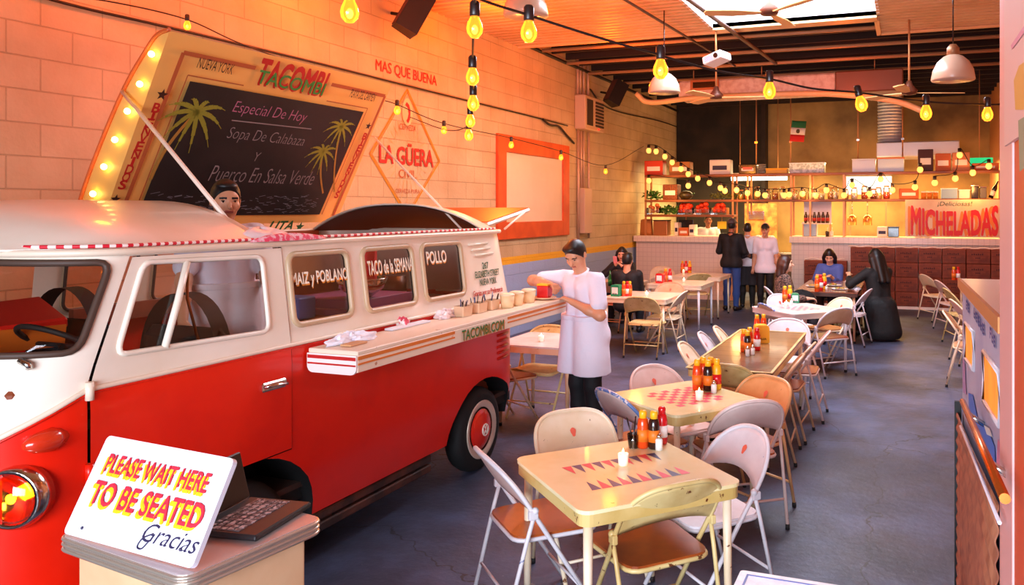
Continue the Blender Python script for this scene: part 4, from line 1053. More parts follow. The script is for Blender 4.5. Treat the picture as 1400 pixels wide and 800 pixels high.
shaker(zz(1082, 417), 'small white salt shaker on the white checkerboard table'); candle(zz(1075, 419), 'lit candle on the white checkerboard table')
napkin(zz(843, 405), R(-5), 'green napkin dispenser on the first left table', MATS['dispenser_green'], 1.15)
for u, k, w in ((853, 'hot', 'hot sauce bottle beside the green dispenser on the first left table'), (858, 'ketchup', 'red bottle on the first left table'), (861, 'hot', 'right hand hot sauce bottle on the first left table')): bottle(zz(u, 405), w, k, 1.1)
candle(zz(884, 405), 'lit candle on the first left table')
napkin(zz(903, 387), R(-5), 'red and white napkin dispenser on the second left table', m_ket, 1.15)
for u, k, w in ((910, 'hot', 'hot sauce bottle on the second left table'), (916, 'ketchup', 'red bottle on the second left table')): bottle(zz(u, 386), w, k, 1.2)
candle(zz(935, 386), 'lit candle on the second left table'); candle(zz(934.5, 374), 'lit candle on the farthest left table')
for u, k, w in ((933, 'hot', 'hot sauce bottle on the farthest left table'), (938, 'ketchup', 'red bottle on the farthest left table'), (943, 'mustard', 'yellow bottle on the farthest left table')): bottle(zz(u, 373), w, k, 1.2)
candle(zz(740, 467), 'lit candle on the white table behind the van')
for u, v, k, w in ((1117, 399, 'hot', 'hot sauce bottle on the dark table of the three women'), (1122, 397, 'ketchup', 'big red ketchup bottle on the dark table of the three women'), (1127, 395, 'mustard', 'yellow bottle on the dark table of the three women')): bottle(zz(u, v), w, k, 1.25)
shaker(zz(1130, 397), 'white salt shaker on the dark table of the three women')
for i, (u, v, w) in enumerate(((1112, 392, 'white plate with food near the woman in blue'), (1140, 391, 'white plate of food in the middle of the dark table'), (1148, 396, 'white plate near the woman in the black dress'))):
    t = thing('plate', w, 'plate', zz(u, v))
    M().lathe([(0.001, 0.002), (0.07, 0.002), (0.12, 0.016), (0.118, 0.02), (0.07, 0.008), (0.0001, 0.008)], n=20).build('dish', m_wlab, t)
    b = M()
    for k in range(5): b.ball((random.uniform(-.05, .05), random.uniform(-.05, .05), 0.022), (0.03, 0.02, 0.018), 8, 6)
    b.build('food', mat('taco_food', 'c87838', 0.6, col2='7a8a3a', nscale=30), t)
bottle(zz(1304, 383), 'hot sauce bottle on the tan table by the right wall', 'hot', 1.2); bottle(zz(1310, 383), 'red bottle on the tan table by the right wall', 'ketchup', 1.2)
# green beer bottle and glass of the woman with the phone
t = thing('beer_bottle', 'green beer bottle on the small tan table', 'bottle', zz(834, 391))
M().lathe([(0.001, 0.0), (0.031, 0.0), (0.031, 0.13), (0.013, 0.185), (0.012, 0.24), (0.0001, 0.24)], n=14).build('bottle_body', mat('beer_green', '1a5a1c', 0.1, coat=0.6), t)
M().lathe([(0.0315, 0.03), (0.0315, 0.10)], n=14).build('bottle_label', mat('beer_label', '2c8a3c', 0.5), t)
t = thing('drink_glass', 'tall glass of pink drink on the small tan table', 'glass', zz(845, 390))
M().lathe([(0.001, 0.002), (0.03, 0.0), (0.036, 0.13), (0.034, 0.13), (0.028, 0.004)], n=14).build('glass_cup', m_cg, t)
M().lathe([(0.001, 0.004), (0.027, 0.004), (0.031, 0.10), (0.0001, 0.10)], n=14).build('drink', mat('drink_pink', 'e8a078', 0.2), t)

# ---- on the serving shelf
SZT = SZ + 0.002
def shelf(u, v): return onZ(u, v, SZT)
def lump(name, L, cat, u, v, r, m, seed, n=14):
    rr_ = random.Random(seed); b = M(); c = shelf(u, v)
    ph = [rr_.uniform(0, 6) for _ in range(6)]
    def f(a, t):
        al = 2 * PI * a; be = t * PI / 2
        k = 1 + 0.25 * math.sin(3 * al + ph[0]) * math.cos(be) + 0.16 * math.sin(7 * al + ph[1] + 4 * be) + .1 * math.sin(11 * be + ph[2] + 2 * al)
        return (c.x + r[0] * k * math.cos(be) * math.cos(al), c.y + r[1] * k * math.cos(be) * math.sin(al), SZT + r[2] * abs(k) * math.sin(be))
    b.grid(f, 30, n, smooth=False); o = b.build(name, m); return tag(o, L, cat)
m_pap = mat('paper_white', 'f2f0fa', 0.7)
lump('paper_napkins', 'heap of crumpled white napkins on the near end of the serving shelf', 'napkins', 480, 466, (0.07, 0.16, 0.045), m_pap, 2)
lump('plastic_bag', 'crumpled clear plastic bag on the serving shelf', 'bag', 610, 434, (0.05, 0.10, 0.05), mat('bag_plastic', 'f0dcdc', 0.3), 5)
lump('paper_wrap', 'red and white wrapped bundle on the middle of the serving shelf', 'wrap', 551, 446, (0.03, 0.05, 0.05), mat('wrap_pink', 'e85a70', 0.6, col2='f4ece8', nscale=25, lo=.48, hi=.52), 9)
o = M().box(-2.96, -2.90, 4.0, 4.4, SZT, SZT + 0.012, b=0.003).build('menu_card', m_pap); tag(o, 'stack of folded paper menus lying along the van side on the shelf', 'menu')
o = M().box(-2.84, -2.77, 3.46, 3.6, SZT, SZT + 0.01, b=0.003).build('paper_tray', mat('tray_kraft', 'd8a070', 0.7)); tag(o, 'small kraft paper tray beside the heap of napkins', 'tray')
for i, (u, v, w) in enumerate(((634, 432, 'metal cutlery tin nearest on the shelf, forks lying across it'), (655, 427, 'middle metal cutlery tin on the shelf'), (676, 423, 'metal cutlery tin farthest on the shelf, handles standing up'))):
    p = shelf(u, v); p.x = -2.86
    t = thing('cutlery_tin', w, 'tin', p)
    b = M(); ol = rrect(0.085, 0.125, 0.012, 3); il = rrect(0.079, 0.119, 0.010, 3); n = len(ol)
    b.add([(x * .9, y * .9, 0) for x, y in ol] + [(x, y, .07) for x, y in ol] + [(x, y, .07) for x, y in il] + [(x * .9, y * .9, .004) for x, y in il],
          [(l * n + k, l * n + (k + 1) % n, (l + 1) * n + (k + 1) % n, (l + 1) * n + k) for l in range(3) for k in range(n)] + [tuple(range(n - 1, -1, -1)), tuple(range(3 * n, 4 * n))])
    b.build('tin_body', mat('tin_tan', 'e0bc98', 0.35, metal=0.3), t)
    for k in range(6):
        a = random.uniform(-.035, .035); c = random.uniform(-.05, .05)
        M().tube([(a, c, .006), (a * 1.3 + random.uniform(-.02, .02), c * 1.2 + random.uniform(-.03, .03), .10 + .02 * random.random())], 0.0035, 5).build('cutlery', mat('cutlery_blue', '6a6a88', 0.3, metal=0.6) if k % 2 else m_dkb, t)
for i, (u, v, w) in enumerate(((684, 420, 'first in the row of round cream jars on the shelf'), (700, 417, 'second in the row of round cream jars on the shelf'), (717, 413, 'last in the row of round cream jars, beside the waiter'))):
    p = shelf(u, v); p.x = -2.80; t = thing('paper_tub', w, 'tub', p)
    M().lathe([(0.001, 0), (0.045, 0), (0.055, 0.09), (0.052, 0.09), (0.04, 0.01)], n=18).build('tub_body', mat('tub_cream', 'f0d0a0', 0.5), t)
    M().lathe([(0.057, 0.088), (0.057, 0.098), (0.04, 0.106), (0.0001, 0.107)], n=18).build('lid', mat('tub_lid', 'f4dcb8', 0.4), t)
p = shelf(745, 408); t = thing('plate', 'round plate on the far end of the serving shelf under the waiter\'s hand', 'plate', (-2.78, 5.83, SZT))
M().lathe([(0.001, 0.002), (0.06, 0.002), (0.105, 0.016), (0.103, 0.02), (0.06, 0.008), (0.0001, 0.008)], n=20).build('dish', mat('plate_kraft', 'e8c49c', 0.4), t)

# ---- host stand with sign and laptop
m_hs = mat('stand_tan', 'd8b088', 0.5, col2='cca078', nscale=4)
hc = Vector((-2.02, 1.80, 0))
st = thing('host_stand', 'tan host stand with a metal edged top at the near left', 'host stand', hc, R(-8))
M().box(-0.255, 0.255, -0.18, 0.20, 0.0, 0.95, b=0.008).build('cabinet', m_hs, st)
M().box(-0.22, 0.10, -0.183, -0.179, 0.80, 0.83).build('drawer_slot', m_dkb, st)
M().prism(rrect(0.58, 0.45, 0.04, 5, 0, 0.01), 'z', 0.955, 1.0).build('stand_top', mat('top_steel', 'd8c8c4', 0.25, metal=0.6), st)
b = M()
for z in (0.962, 0.977, 0.992): b.tube([(x, y, z) for x, y in rrect(0.585, 0.455, 0.042, 5, 0, 0.01)], 0.006, 6, closed=True)
b.build('edge_band', mat('edge_silver', 'c8b8a8', 0.3, metal=0.7), st)
# leaning sign: its lower edge on the stand's front edge
SB0, SB1 = onZ(86, 729, 1.012), onZ(262, 778, 1.012)
se = (SB1 - SB0); sw = se.length; se.normalize(); sh = Vector((-se.y, se.x, 0))
best = None
for i in range(1, 40):
    for j in range(1, 60):
        q = SB0 + sh * (i * .01) + Vector((0, 0, j * .01)); a = proj(q); d = (a[0] - 146) ** 2 + (a[1] - 594) ** 2
        q2 = SB1 + sh * (i * .01) + Vector((0, 0, j * .01)); a = proj(q2); d += (a[0] - 322) ** 2 + (a[1] - 629) ** 2
        if best is None or d < best[0]: best = (d, i * .01, j * .01)
sup = (sh * best[1] + Vector((0, 0, best[2]))); shh = sup.length; sup.normalize(); sn = se.cross(sup)
b = M(); ol = rrect(sw, shh, 0.015, 3)
C_ = SB0 + se * sw / 2 + sup * shh / 2
b.add([C_ + se * x + sup * y for x, y in ol] + [C_ + se * x + sup * y - sn * 0.015 for x, y in ol], [tuple(range(len(ol))), tuple(range(2 * len(ol) - 1, len(ol) - 1, -1))] + [(i, len(ol) + i, len(ol) + (i + 1) % len(ol), (i + 1) % len(ol)) for i in range(len(ol))])
sg_ = thing('waiting_sign', 'white hand-lettered sign leaning on the host stand', 'sign', SB0 + se * sw / 2, world=True)
b.build('sign_board', mat('sign_white', 'dcd8e2', 0.5), sg_)
m_sr = mat('sign_red', 'd8283c', 0.5); m_sy = mat('sign_yellow', 'f6b818', 0.5); m_sp = mat('sign_ink', '2c2446', 0.5)
def P_(x, y): return SB0 + se * (x * sw) + sup * (y * shh)
for body, x, y, w, h in (('PLEASE WAIT HERE', .50, .735, .80, .19), ('TO BE SEATED', .52, .44, .86, .235)):
    text('sign_lettering', body, P_(x - .016, y - .035), se, sup, w * sw, h * shh, m_sy, sg_, bold=0.045, depth=0.002)
    text('sign_lettering', body, P_(x, y), se, sup, w * sw, h * shh, m_sr, sg_, bold=0.02, depth=0.003)
text('sign_lettering', 'Gracias', P_(.79, .20), se, sup, .40 * sw, .17 * shh, m_sp, sg_, shear=0.35, bold=-0.006, depth=0.002)
b = M(); b.tube(smooth_path([P_(.66, .20) + sn * .002, P_(.60, .14) + sn * .002, P_(.585, .06) + sn * .002, P_(.62, .05) + sn * .002, P_(.65, .13) + sn * .002], 5), 0.0022, 5); b.build('sign_flourish', m_sp, sg_)
for x, y in ((.13, .09), (.88, .13)): b = M(); b.ball(P_(x, y), 0.005, 8, 5); b.build('screw', m_sp, sg_)
# laptop behind the sign, its keyboard to the right
lp = thing('laptop', 'black laptop open on the host stand behind the sign', 'laptop', (-1.97, 1.885, 1.002), R(8))
M().box(-0.02, 0.20, -0.135, 0.135, 0.0, 0.018, b=0.005).build('laptop_base', mat('laptop_black', '141216', 0.4), lp)
b = M(); b.mx = Matrix.Translation((-0.02, 0, 0.016)) @ Matrix.Rotation(R(-14), 4, 'Y')
b.box(-0.012, 0.0, -0.135, 0.135, 0.0, 0.15, b=0.004); b.build('laptop_screen', mat('laptop_black', '141216'), lp)
b = M()
for i in range(5):
    for j in range(11): b.box(0.02 + i * 0.024, 0.038 + i * 0.024, -0.12 + j * 0.022, -0.102 + j * 0.022, 0.018, 0.0205)
b.build('keyboard', mat('key_grey', '6a6870', 0.5, col2='c8c6d0', nscale=60, lo=.5, hi=.56), lp)['kind'] = 'stuff'
# ================================================= THE KITCHEN AT THE BACK
KY = 16.7
def tile_material(name, c1, c2, sx=0.10):
    m = bpy.data.materials.new(name); m.use_nodes = True; nt = m.node_tree; N = nt.nodes; L = nt.links; b = N['Principled BSDF']
    b.inputs['Roughness'].default_value = 0.25
    g = N.new('ShaderNodeNewGeometry'); sp = N.new('ShaderNodeSeparateXYZ'); L.new(g.outputs['Position'], sp.inputs[0])
    ad = N.new('ShaderNodeMath'); L.new(sp.outputs['X'], ad.inputs[0]); L.new(sp.outputs['Y'], ad.inputs[1])
    cb = N.new('ShaderNodeCombineXYZ'); L.new(ad.outputs[0], cb.inputs[0]); L.new(sp.outputs['Z'], cb.inputs[1])
    br = N.new('ShaderNodeTexBrick'); br.offset = 0.0; L.new(cb.outputs[0], br.inputs['Vector'])
    br.inputs['Color1'].default_value = (*lin(c1), 1); br.inputs['Color2'].default_value = (*lin(c1), 1); br.inputs['Mortar'].default_value = (*lin(c2), 1)
    br.inputs['Scale'].default_value = 1; br.inputs['Mortar Size'].default_value = 0.006; br.inputs['Brick Width'].default_value = sx; br.inputs['Row Height'].default_value = sx
    L.new(br.outputs['Color'], b.inputs['Base Color'])
    return m
m_tile = tile_material('white_tile', 'f0dccf', 'e2ccc0')
def counter(L, x0, x1, zt):
    t = thing('kitchen_counter', L, 'counter', ((x0 + x1) / 2, KY + .3, 0), world=True)
    M().box(x0 + .03, x1 - .03, KY + 0.08, KY + 0.62, 0, zt - .12).build('tiled_front', m_tile, t)
    M().box(x0, x1, KY - 0.02, KY + 0.72, zt - .13, zt, b=0.008).build('ledge', m_tile, t)
    return t
counter('left white tiled counter reaching from the block wall to the kitchen passage', -5.77, -3.50, 1.365)
counter('right white tiled counter with brown crates stacked in front', -2.36, 1.72, 1.385)
m_post = mat('shelf_post', 'c88a58', 0.4, metal=0.4); m_board = mat('shelf_board', '8a4c28', 0.45)
sh = thing('shelf_rack', 'long metal shelf rack above both kitchen counters', 'shelf', (-2, 17.1, 0), world=True)
for z, x0, x1 in ((2.70, -5.55, 1.66), (2.155, -5.55, 1.66), (1.83, -5.55, -3.55)):
    M().box(x0, x1, KY + .1, KY + .55, z - .05, z, b=.006).build('shelf_board', m_board, sh)
for x, z0 in ((-5.53, 1.365), (-3.57, 1.365), (-2.34, 1.385), (-1.95, 1.385), (-1.28, 1.385), (-3.25, 1.83), (1.64, 1.385)):
    for y in (KY + .12, KY + .53): M().box(x - .018, x + .018, y - .018, y + .018, max(z0, 1.366), 2.69).build('post', m_post, sh)
def K(u, v, dy=0.3): return onY(u, v, KY + dy)
def kbox(u0, u1, v0, v1, zb_, m, name, L, cat, dy=.2, dep=.3, lid=None, bev=.01):
    a = K(u0, v1, dy); c = K(u1, v0, dy); h = abs(K(u0, v0, dy).z - a.z)
    t = thing(name, L, cat, ((a.x + c.x) / 2, KY + dy + dep / 2, zb_)); w = (c.x - a.x) / 2
    M().box(-w, w, -dep / 2, dep / 2, 0.001, h, b=bev).build('body', m, t)
    if lid: M().box(-w - .008, w + .008, -dep / 2 - .008, dep / 2 + .008, h, h + .02, b=.005).build('lid', lid, t)
    else: M().box(-w * .7, w * .7, -dep / 2 - .003, -dep / 2 + .001, h * .3, h * .6).build('label', m_wlab if m is not MATS.get('box_white') else MATS['sign_ink'], t)
    return t
m_bw = mat('box_white', 'f4e4d8', 0.6); m_bb = mat('box_brown', 'b8743c', 0.7); m_br = mat('crate_red', 'd8401c', 0.5); m_bo = mat('box_orange2', 'c8622c', 0.6)
TS, MS, LS = 2.701, 2.156, 1.831
kbox(881, 906, 217, 237, TS, m_br, 'crate', 'red crate at the wall end of the top kitchen shelf', 'crate')
kbox(915, 943, 219, 237, TS, m_bb, 'carton', 'brown carton beside the red crate on the top shelf', 'box')
kbox(970, 998, 217, 237, TS, m_bw, 'carton', 'white carton with dark print on the top shelf', 'box')
t = kbox(1010, 1034, 223, 236, TS, m_dkb, 'radio', 'dark radio with red display on the top shelf', 'radio')
b = M(); b.box(-.10, .10, -.156, -.151, .09, .14); b.build('display', mat('led_red', 'ff3020', emit='ff2818', es=3), t)
p = K(1041, 236, .3); t = thing('plate_stack', 'stack of grey plates beside the radio', 'plates', (p.x, p.y, TS))
for k in range(6): M().lathe([(0.04, k * .035), (0.10, k * .035 + .02), (0.10, k * .035 + .028), (0.04, k * .035 + .01)], n=16).build('plate', mat('plate_grey', 'a89888', 0.4), t)
kbox(1047, 1076, 230, 236, TS, m_cap, 'tray', 'flat yellow tray on the top shelf', 'tray', lid=m_cap)
t = kbox(1079, 1127, 224, 237, TS, mat('bin_clear', 'e8eef0', 0.2, col2='b8c4c4', nscale=22, lo=.45, hi=.55), 'storage_bin', 'long clear plastic bin full of white things under the flag', 'bin', lid=mat('bin_lid', 'f4f8fa', 0.3))
kbox(1165, 1197, 219, 236, TS, mat('bin_white', 'e4e4ee', 0.3), 'storage_bin', 'white lidded bin right of the hanging pipe on the top shelf', 'bin', lid=mat('bin_lid', 'f4f8fa'))
kbox(1200, 1236, 218, 236, TS, mat('bin_frost', 'c8d0e0', 0.3), 'storage_bin', 'frosted plastic bin under the silver duct', 'bin', lid=m_lab)
kbox(1255, 1276, 206, 236, TS, mat('box_maroon', '4a1c14', 0.6), 'carton', 'tall maroon carton on the top shelf', 'box')
kbox(1279, 1300, 212, 236, TS, m_bo, 'carton', 'orange brown carton left of the green sign', 'box')
kbox(1302, 1326, 211, 236, TS, mat('box_peach', 'd88a5c', 0.6), 'carton', 'peach carton beside the green sign', 'box')
kbox(1329, 1366, 226, 236, TS, m_bo, 'carton', 'low orange carton under the green sign', 'box')
t = thing('exit_sign', 'glowing green sign at the right end above the top shelf', 'sign', K(1339, 221, .32)); M().box(-.24, .24, -.03, .03, -.075, .075, b=.01).build('housing', mat('green_glow', '18c878', emit='18d888', es=0.7), t); M().cyl((0, 0, .07), (0, 0, 1.9), .01).build('hanger', m_post, t)
def pile(u0, u1, z, n, r, m, name, L, tub=True, dy=.25):
    """a clear tub heaped with produce: each fruit of the front a ball, the heap one part"""
    a, c = K(u0, 290, dy), K(u1, 290, dy); w = (c.x - a.x) / 2; t = thing(name, L, 'tub of produce', ((a.x + c.x) / 2, KY + dy, z))
    M().box(-w, w, -.15, .15, 0.001, .03).box(-w, -w + .008, -.15, .15, .03, .15).box(w - .008, w, -.15, .15, .03, .15).box(-w, w, -.15, -.145, .03, .12).build('tub', m_cg, t)
    rg = random.Random(int(u0))
    for k in range(n):
        b = M(); q = r * rg.uniform(.85, 1.15); ly = k % 3
        b.ball((rg.uniform(-w + q, w - q), rg.uniform(-.11, .06), .03 + q * .9 + ly * q * 1.15), (q, q, q * .88), 10, 7); b.build('fruit', m, t)
m_tom = mat('tomato', 'e8401c', 0.25); m_leaf = mat('greens', '2c5a1c', 0.6, col2='4a7a2a', nscale=20)
pile(929, 949, LS, 22, .05, m_tom, 'tomato_tub', 'first tub of tomatoes on the low kitchen shelf'); pile(951, 972, LS, 22, .055, m_tom, 'tomato_tub', 'middle tub of tomatoes, heaped highest, on the low shelf'); pile(974, 995, LS, 22, .05, m_tom, 'tomato_tub', 'last tub of tomatoes nearest the passage on the low shelf')
pile(885, 904, LS, 7, .05, mat('onion', 'c86a38', 0.4), 'onion_tub', 'tub with a few onions at the wall end of the low shelf')
def leaves(u0, u1, z, hgt, L, m=m_leaf, dy=.25):
    a, c = K(u0, 290, dy), K(u1, 290, dy); w = (c.x - a.x) / 2; b = M(); rg = random.Random(int(u0 * 3))
    X0 = (a.x + c.x) / 2
    for k in range(120):
        p = Vector((X0 + rg.uniform(-w, w), KY + dy + rg.uniform(-.13, .13), z + rg.uniform(.01, hgt))); s = rg.uniform(.03, .06)
        d = Vector((rg.uniform(-1, 1), rg.uniform(-1, 1), rg.uniform(-.3, 1))).normalized(); e = d.orthogonal().normalized()
        b.add([p, p + d * s + e * s * .5, p + d * s * 2, p + d * s - e * s * .5], [(0, 1, 2, 3)])
    o = b.build('herb_heap', m); return tag(o, L, 'greens')
leaves(906, 927, LS, .16, 'heap of dark green herbs on the low kitchen shelf'); leaves(883, 904, MS, .17, 'heap of green leaves at the wall end of the middle shelf'); leaves(973, 1008, MS, .10, 'low green leaves beyond the melon on the middle shelf', mat('greens_olive', '5a5a22', 0.6))
kbox(906, 926, 250, 271, MS, mat('basket_brown', '8a4420', 0.7, col2='5a2c14', nscale=40), 'basket', 'brown basket between the leaves and the melon', 'basket')
t = thing('melon', 'big dark melon on the middle kitchen shelf', 'melon', (K(938, 270, .3).x, KY + .3, MS)); b = M(); b.ball((0, 0, .10), (.16, .12, .10), 16, 10); b.build('rind', mat('melon_dark', '2a2414', 0.4, col2='4a3a1c', nscale=9), t); M().cyl((.15, 0, .12), (.19, 0, .15), .012).build('stem', m_leaf, t)
# glass jars along the middle shelf
m_jar = glass_mat('jar_glass', (0.96, 0.93, 0.88), 0.10)
J = None
for i, (u, c) in enumerate(((1013, 'c8a040'), (1022, 'c87038'), (1035, 'd8b060'), (1050, 'f0d8a8'), (1060, 'b8602c'), (1070, 'f4e8d8'), (1087, 'e8c8a0'), (1098, 'd8a868'), (1109, 'f0dcc0'), (1123, 'e4d0b0'), (1136, 'c88a50'), (1142, 'f0e0c8'), (1156, 'e0b080'), (1168, 'f4e8e0'), (1182, 'c05830'), (1194, '8a2c18'), (1201, 'e0b080'), (1212, 'd84828'))):
    x = K(u, 270, .25).x; cc = {0: 'amber', 1: 'pale'}[i % 2]
    t = thing('storage_jar', 'glass jar in the long row on the middle kitchen shelf', 'jar', (x, KY + .25, MS), group='glass jars on the middle shelf')
    h = .19 + .03 * ((i * 7) % 3)
    M().lathe([(0.001, .002), (.062, .002), (.066, .02), (.066, h - .04), (.05, h - .01), (.05, h)], n=14).build('jar_glass', m_jar, t)
    M().lathe([(0.001, .004), (.060, .006), (.060, h * .55), (0.0001, h * .58)], n=14).build('contents', mat('jar_fill_' + c, c, 0.6), t)
    M().lathe([(.053, h - .005), (.053, h + .02), (0.0001, h + .022)], n=14).build('lid', m_post, t)
kbox(1229, 1256, 258, 272, MS, m_bo, 'carton', 'orange carton at the end of the row of jars', 'box')
for i, (u, w) in enumerate(((1263, 'first small amber jar before the blue tub'), (1271, 'second small amber jar before the blue tub'), (1279, 'third small amber jar before the blue tub'))):
    t = thing('sauce_jar', w, 'jar', (K(u, 271, .25).x, KY + .25, MS)); M().lathe([(.001, 0), (.05, .0), (.05, .12), (.0001, .12)], n=12).build('jar_body', mat('amber_sauce', 'c8742c', 0.2), t); M().lathe([(.052, .12), (.052, .15), (.0001, .15)], n=12).build('lid', m_wlab, t)
kbox(1287, 1309, 259, 272, MS, mat('tub_sky', '9ab8d8', 0.4), 'storage_tub', 'pale blue tub on the right of the middle shelf', 'tub', lid=mat('bin_lid', 'f4f8fa'))
kbox(1311, 1326, 261, 272, MS, m_bw, 'storage_tub', 'small white tub beside the dark pots', 'tub', lid=m_wlab)
kbox(1328, 1338, 255, 272, MS, m_dkb, 'canister', 'first dark canister near the right end of the middle shelf', 'canister', lid=m_chr); kbox(1340, 1349, 257, 272, MS, mat('can_grey', '6a6058', 0.4), 'canister', 'second grey canister near the right end of the middle shelf', 'canister', lid=m_chr)
t = thing('wine_bottle', 'dark bottle leaning at the right end of the middle shelf', 'bottle', (K(1354, 271, .25).x, KY + .25, MS)); t.rotation_euler = (0, R(22), 0)
M().lathe([(.001, .012), (.045, .012), (.045, .22), (.018, .29), (.016, .36), (.0001, .36)], n=14).build('bottle_body', mat('wine_glass', '140c0a', 0.1, coat=.5), t); M().lathe([(.046, .06), (.046, .16)], n=14).build('bottle_label', m_wlab, t)
# MICHELADAS board
mc = thing('hanging_sign', 'cream board with tall red letters hung over the right counter', 'sign', (.77, KY - .06, 1.41), world=True)
sy = KY - .06
M().box(-.10, 1.645, sy, sy + .03, 1.41, 2.135, b=.004).build('sign_board', mat('board_cream', 'f0d0b0', 0.5, col2='e4bc98', nscale=2), mc)
def fan_warp(x, y):
    q = 0.80 + 0.20 * (2 * x) ** 2
    return x, (y + .5) * q - .5
text('sign_lettering', 'MICHELADAS', (.728, sy - .002, 1.722), (1, 0, 0), UPZ, 1.56, .60, mat('signpaint_orange', 'f0882c', 0.5), mc, bold=.05, depth=.001, warp=fan_warp)
text('sign_lettering', 'MICHELADAS', (.785, sy - .002, 1.735), (1, 0, 0), UPZ, 1.56, .60, mat('signpaint_scarlet', 'e01c1c', 0.5), mc, bold=.035, depth=.004, warp=fan_warp)
text('sign_lettering', '¡Deliciosas!', (.80, sy - .002, 2.045), (1, 0, 0), UPZ, .62, .105, m_grn, mc, depth=.002, shear=.2)
# on and behind the left counter
CT = 1.367
t = thing('paper_sack', 'brown paper sack on the wall end of the left counter', 'sack', (K(884, 318, .3).x, KY + .3, CT)); M().grid(lambda a, c: (math.copysign(min(abs(.14 * math.cos(2 * PI * a)) * 1.3, .14), math.cos(2 * PI * a)) * (1 - .15 * c), .10 * math.sin(2 * PI * a), .34 * c + .02 * math.sin(9 * a * PI) * c), 24, 4).build('bag', m_bb, t, solid=.006); M().box(-.10, .10, -.004, .004, .33, .36).build('folded_top', m_bb, t)
kbox(893, 912, 300, 320, CT, mat('toaster_steel', 'b8784c', 0.3, metal=.6), 'appliance', 'steel appliance beside the paper sack on the counter', 'appliance', lid=m_dkb)
kbox(922, 927, 302, 320, CT, m_bw, 'napkin_box', 'narrow white box standing on the left counter', 'box'); kbox(928, 941, 309, 320, CT, m_bo, 'pastry_box', 'low orange and white box on the left counter', 'box'); kbox(942, 949, 305, 320, CT, m_bw, 'napkin_box', 'tall white box beside the low orange one', 'box')
M_ = thing('order_screen', 'dark order screen hung under the low shelf', 'screen', (K(938, 302, .5).x, KY + .5, 1.62)); M().box(-.17, .17, -.02, .02, -.09, .09, b=.006).build('screen_panel', mat('screen_dark', '18100c', 0.2), M_); M().cyl((0, 0, .08), (0, 0, .20), .012).build('screen_arm', m_post, M_)
t = thing('note_card', 'yellow notice hung beside the kitchen worker', 'notice', (K(987, 303, .45).x, KY + .45, 1.60)); M().box(-.10, .10, -.003, .003, -.08, .08).build('card', mat('note_yellow', 'f0d020', 0.6), t); M().cyl((0, 0, .08), (0, 0, .23), .004).build('string', m_post, t)
# on and under the right counter
CR = 1.387
m_cup = mat('copper_cup', 'e8a058', 0.25, metal=.7)
kbox(1097, 1116, 305, 323, CR, mat('dispenser_blue', 'a8b8cc', 0.4), 'dispenser', 'pale blue dispenser at the left end of the right counter', 'dispenser', lid=m_bw)
ss = thing('bottle_shelf', 'small shelf of dark bottles above the right counter', 'shelf', (K(1117, 303, .3).x, KY + .3, 1.66)); M().box(-.30, .30, -.14, .14, -.02, 0).build('board', m_bw, ss); M().box(-.28, .28, .12, .14, 0, .45).build('back_panel', mat('pale_panel', 'e0d8e4', .5), ss)
for sx_ in (-.27, .27): M().box(sx_ - .012, sx_ + .012, -.12, .12, -.274, -.02).build('bracket', m_post, ss)
for i in range(6):
    t = thing('dark_bottle', 'dark bottle in the row on the small shelf over the right counter', 'bottle', (ss.location.x - .22 + i * .088, KY + .22, 1.662), group='bottles on the small shelf')
    M().lathe([(.001, 0), (.036, 0), (.038, .15), (.02, .19), (.018, .23), (.0001, .23)], n=12).build('bottle_body', mat('dark_beer', '3a120a', .15, coat=.5), t); M().lathe([(.039, .04), (.039, .11)], n=12).build('bottle_label', mat('label_red', 'b83020', .5), t)
for i, (u, w) in enumerate(((1131, 'dark little pot of straws on the right counter'), (1137, 'pale little pot on the right counter'))):
    t = thing('straw_pot', w, 'pot', (K(u, 322, .15).x, KY + .15, CR)); M().lathe([(.001, 0), (.035, 0), (.038, .11), (.034, .11), (.03, .01)], n=12).build('cup', m_dkb if i == 0 else m_bw, t); M().cyl((0, 0, .01), (.01, 0, .19), .006).build('straw', m_wlab, t)
for i, u in enumerate((1165, 1186)):
    t = thing('heat_lamp', ('first' if i == 0 else 'second') + ' copper heat lamp hanging over the kitchen pass', 'lamp', (K(u, 300, .5).x, KY + .5, 1.62))
    M().lathe([(.09, 0), (.09, .16), (.05, .20), (.03, .21)], n=18).build('lamp_shade', m_cup, t, solid=.004); M().cyl((0, 0, .2), (0, 0, .5), .008).build('stem', m_chr, t); b = M(); b.ball((0, 0, .05), .04, 10, 6); b.build('lamp_bulb', mat('heat_bulb', 'ffd8a0', emit='ffb860', es=10), t)
kbox(1199, 1213, 309, 323, CR, m_bw, 'paper_box', 'white box on the right counter left of the hanging board', 'box'); kbox(1214, 1229, 310, 323, CR, m_dkb, 'card_reader', 'black till box on the right counter beside the hanging board', 'till', lid=mat('screen_dark', '18100c'))
for i, (u, w) in enumerate(((1256, 'first stack of white plates under the hanging board'), (1268, 'second stack of white plates under the hanging board'))):
    t = thing('plate_stack', w, 'plates', (K(u, 325, .1).x, KY + .1, CR))
    for k in range(3): M().lathe([(.04, k * .008), (.09, k * .008 + .006), (.09, k * .008 + .010), (.001, k * .008 + .006)], n=14).build('plate', m_wlab, t)
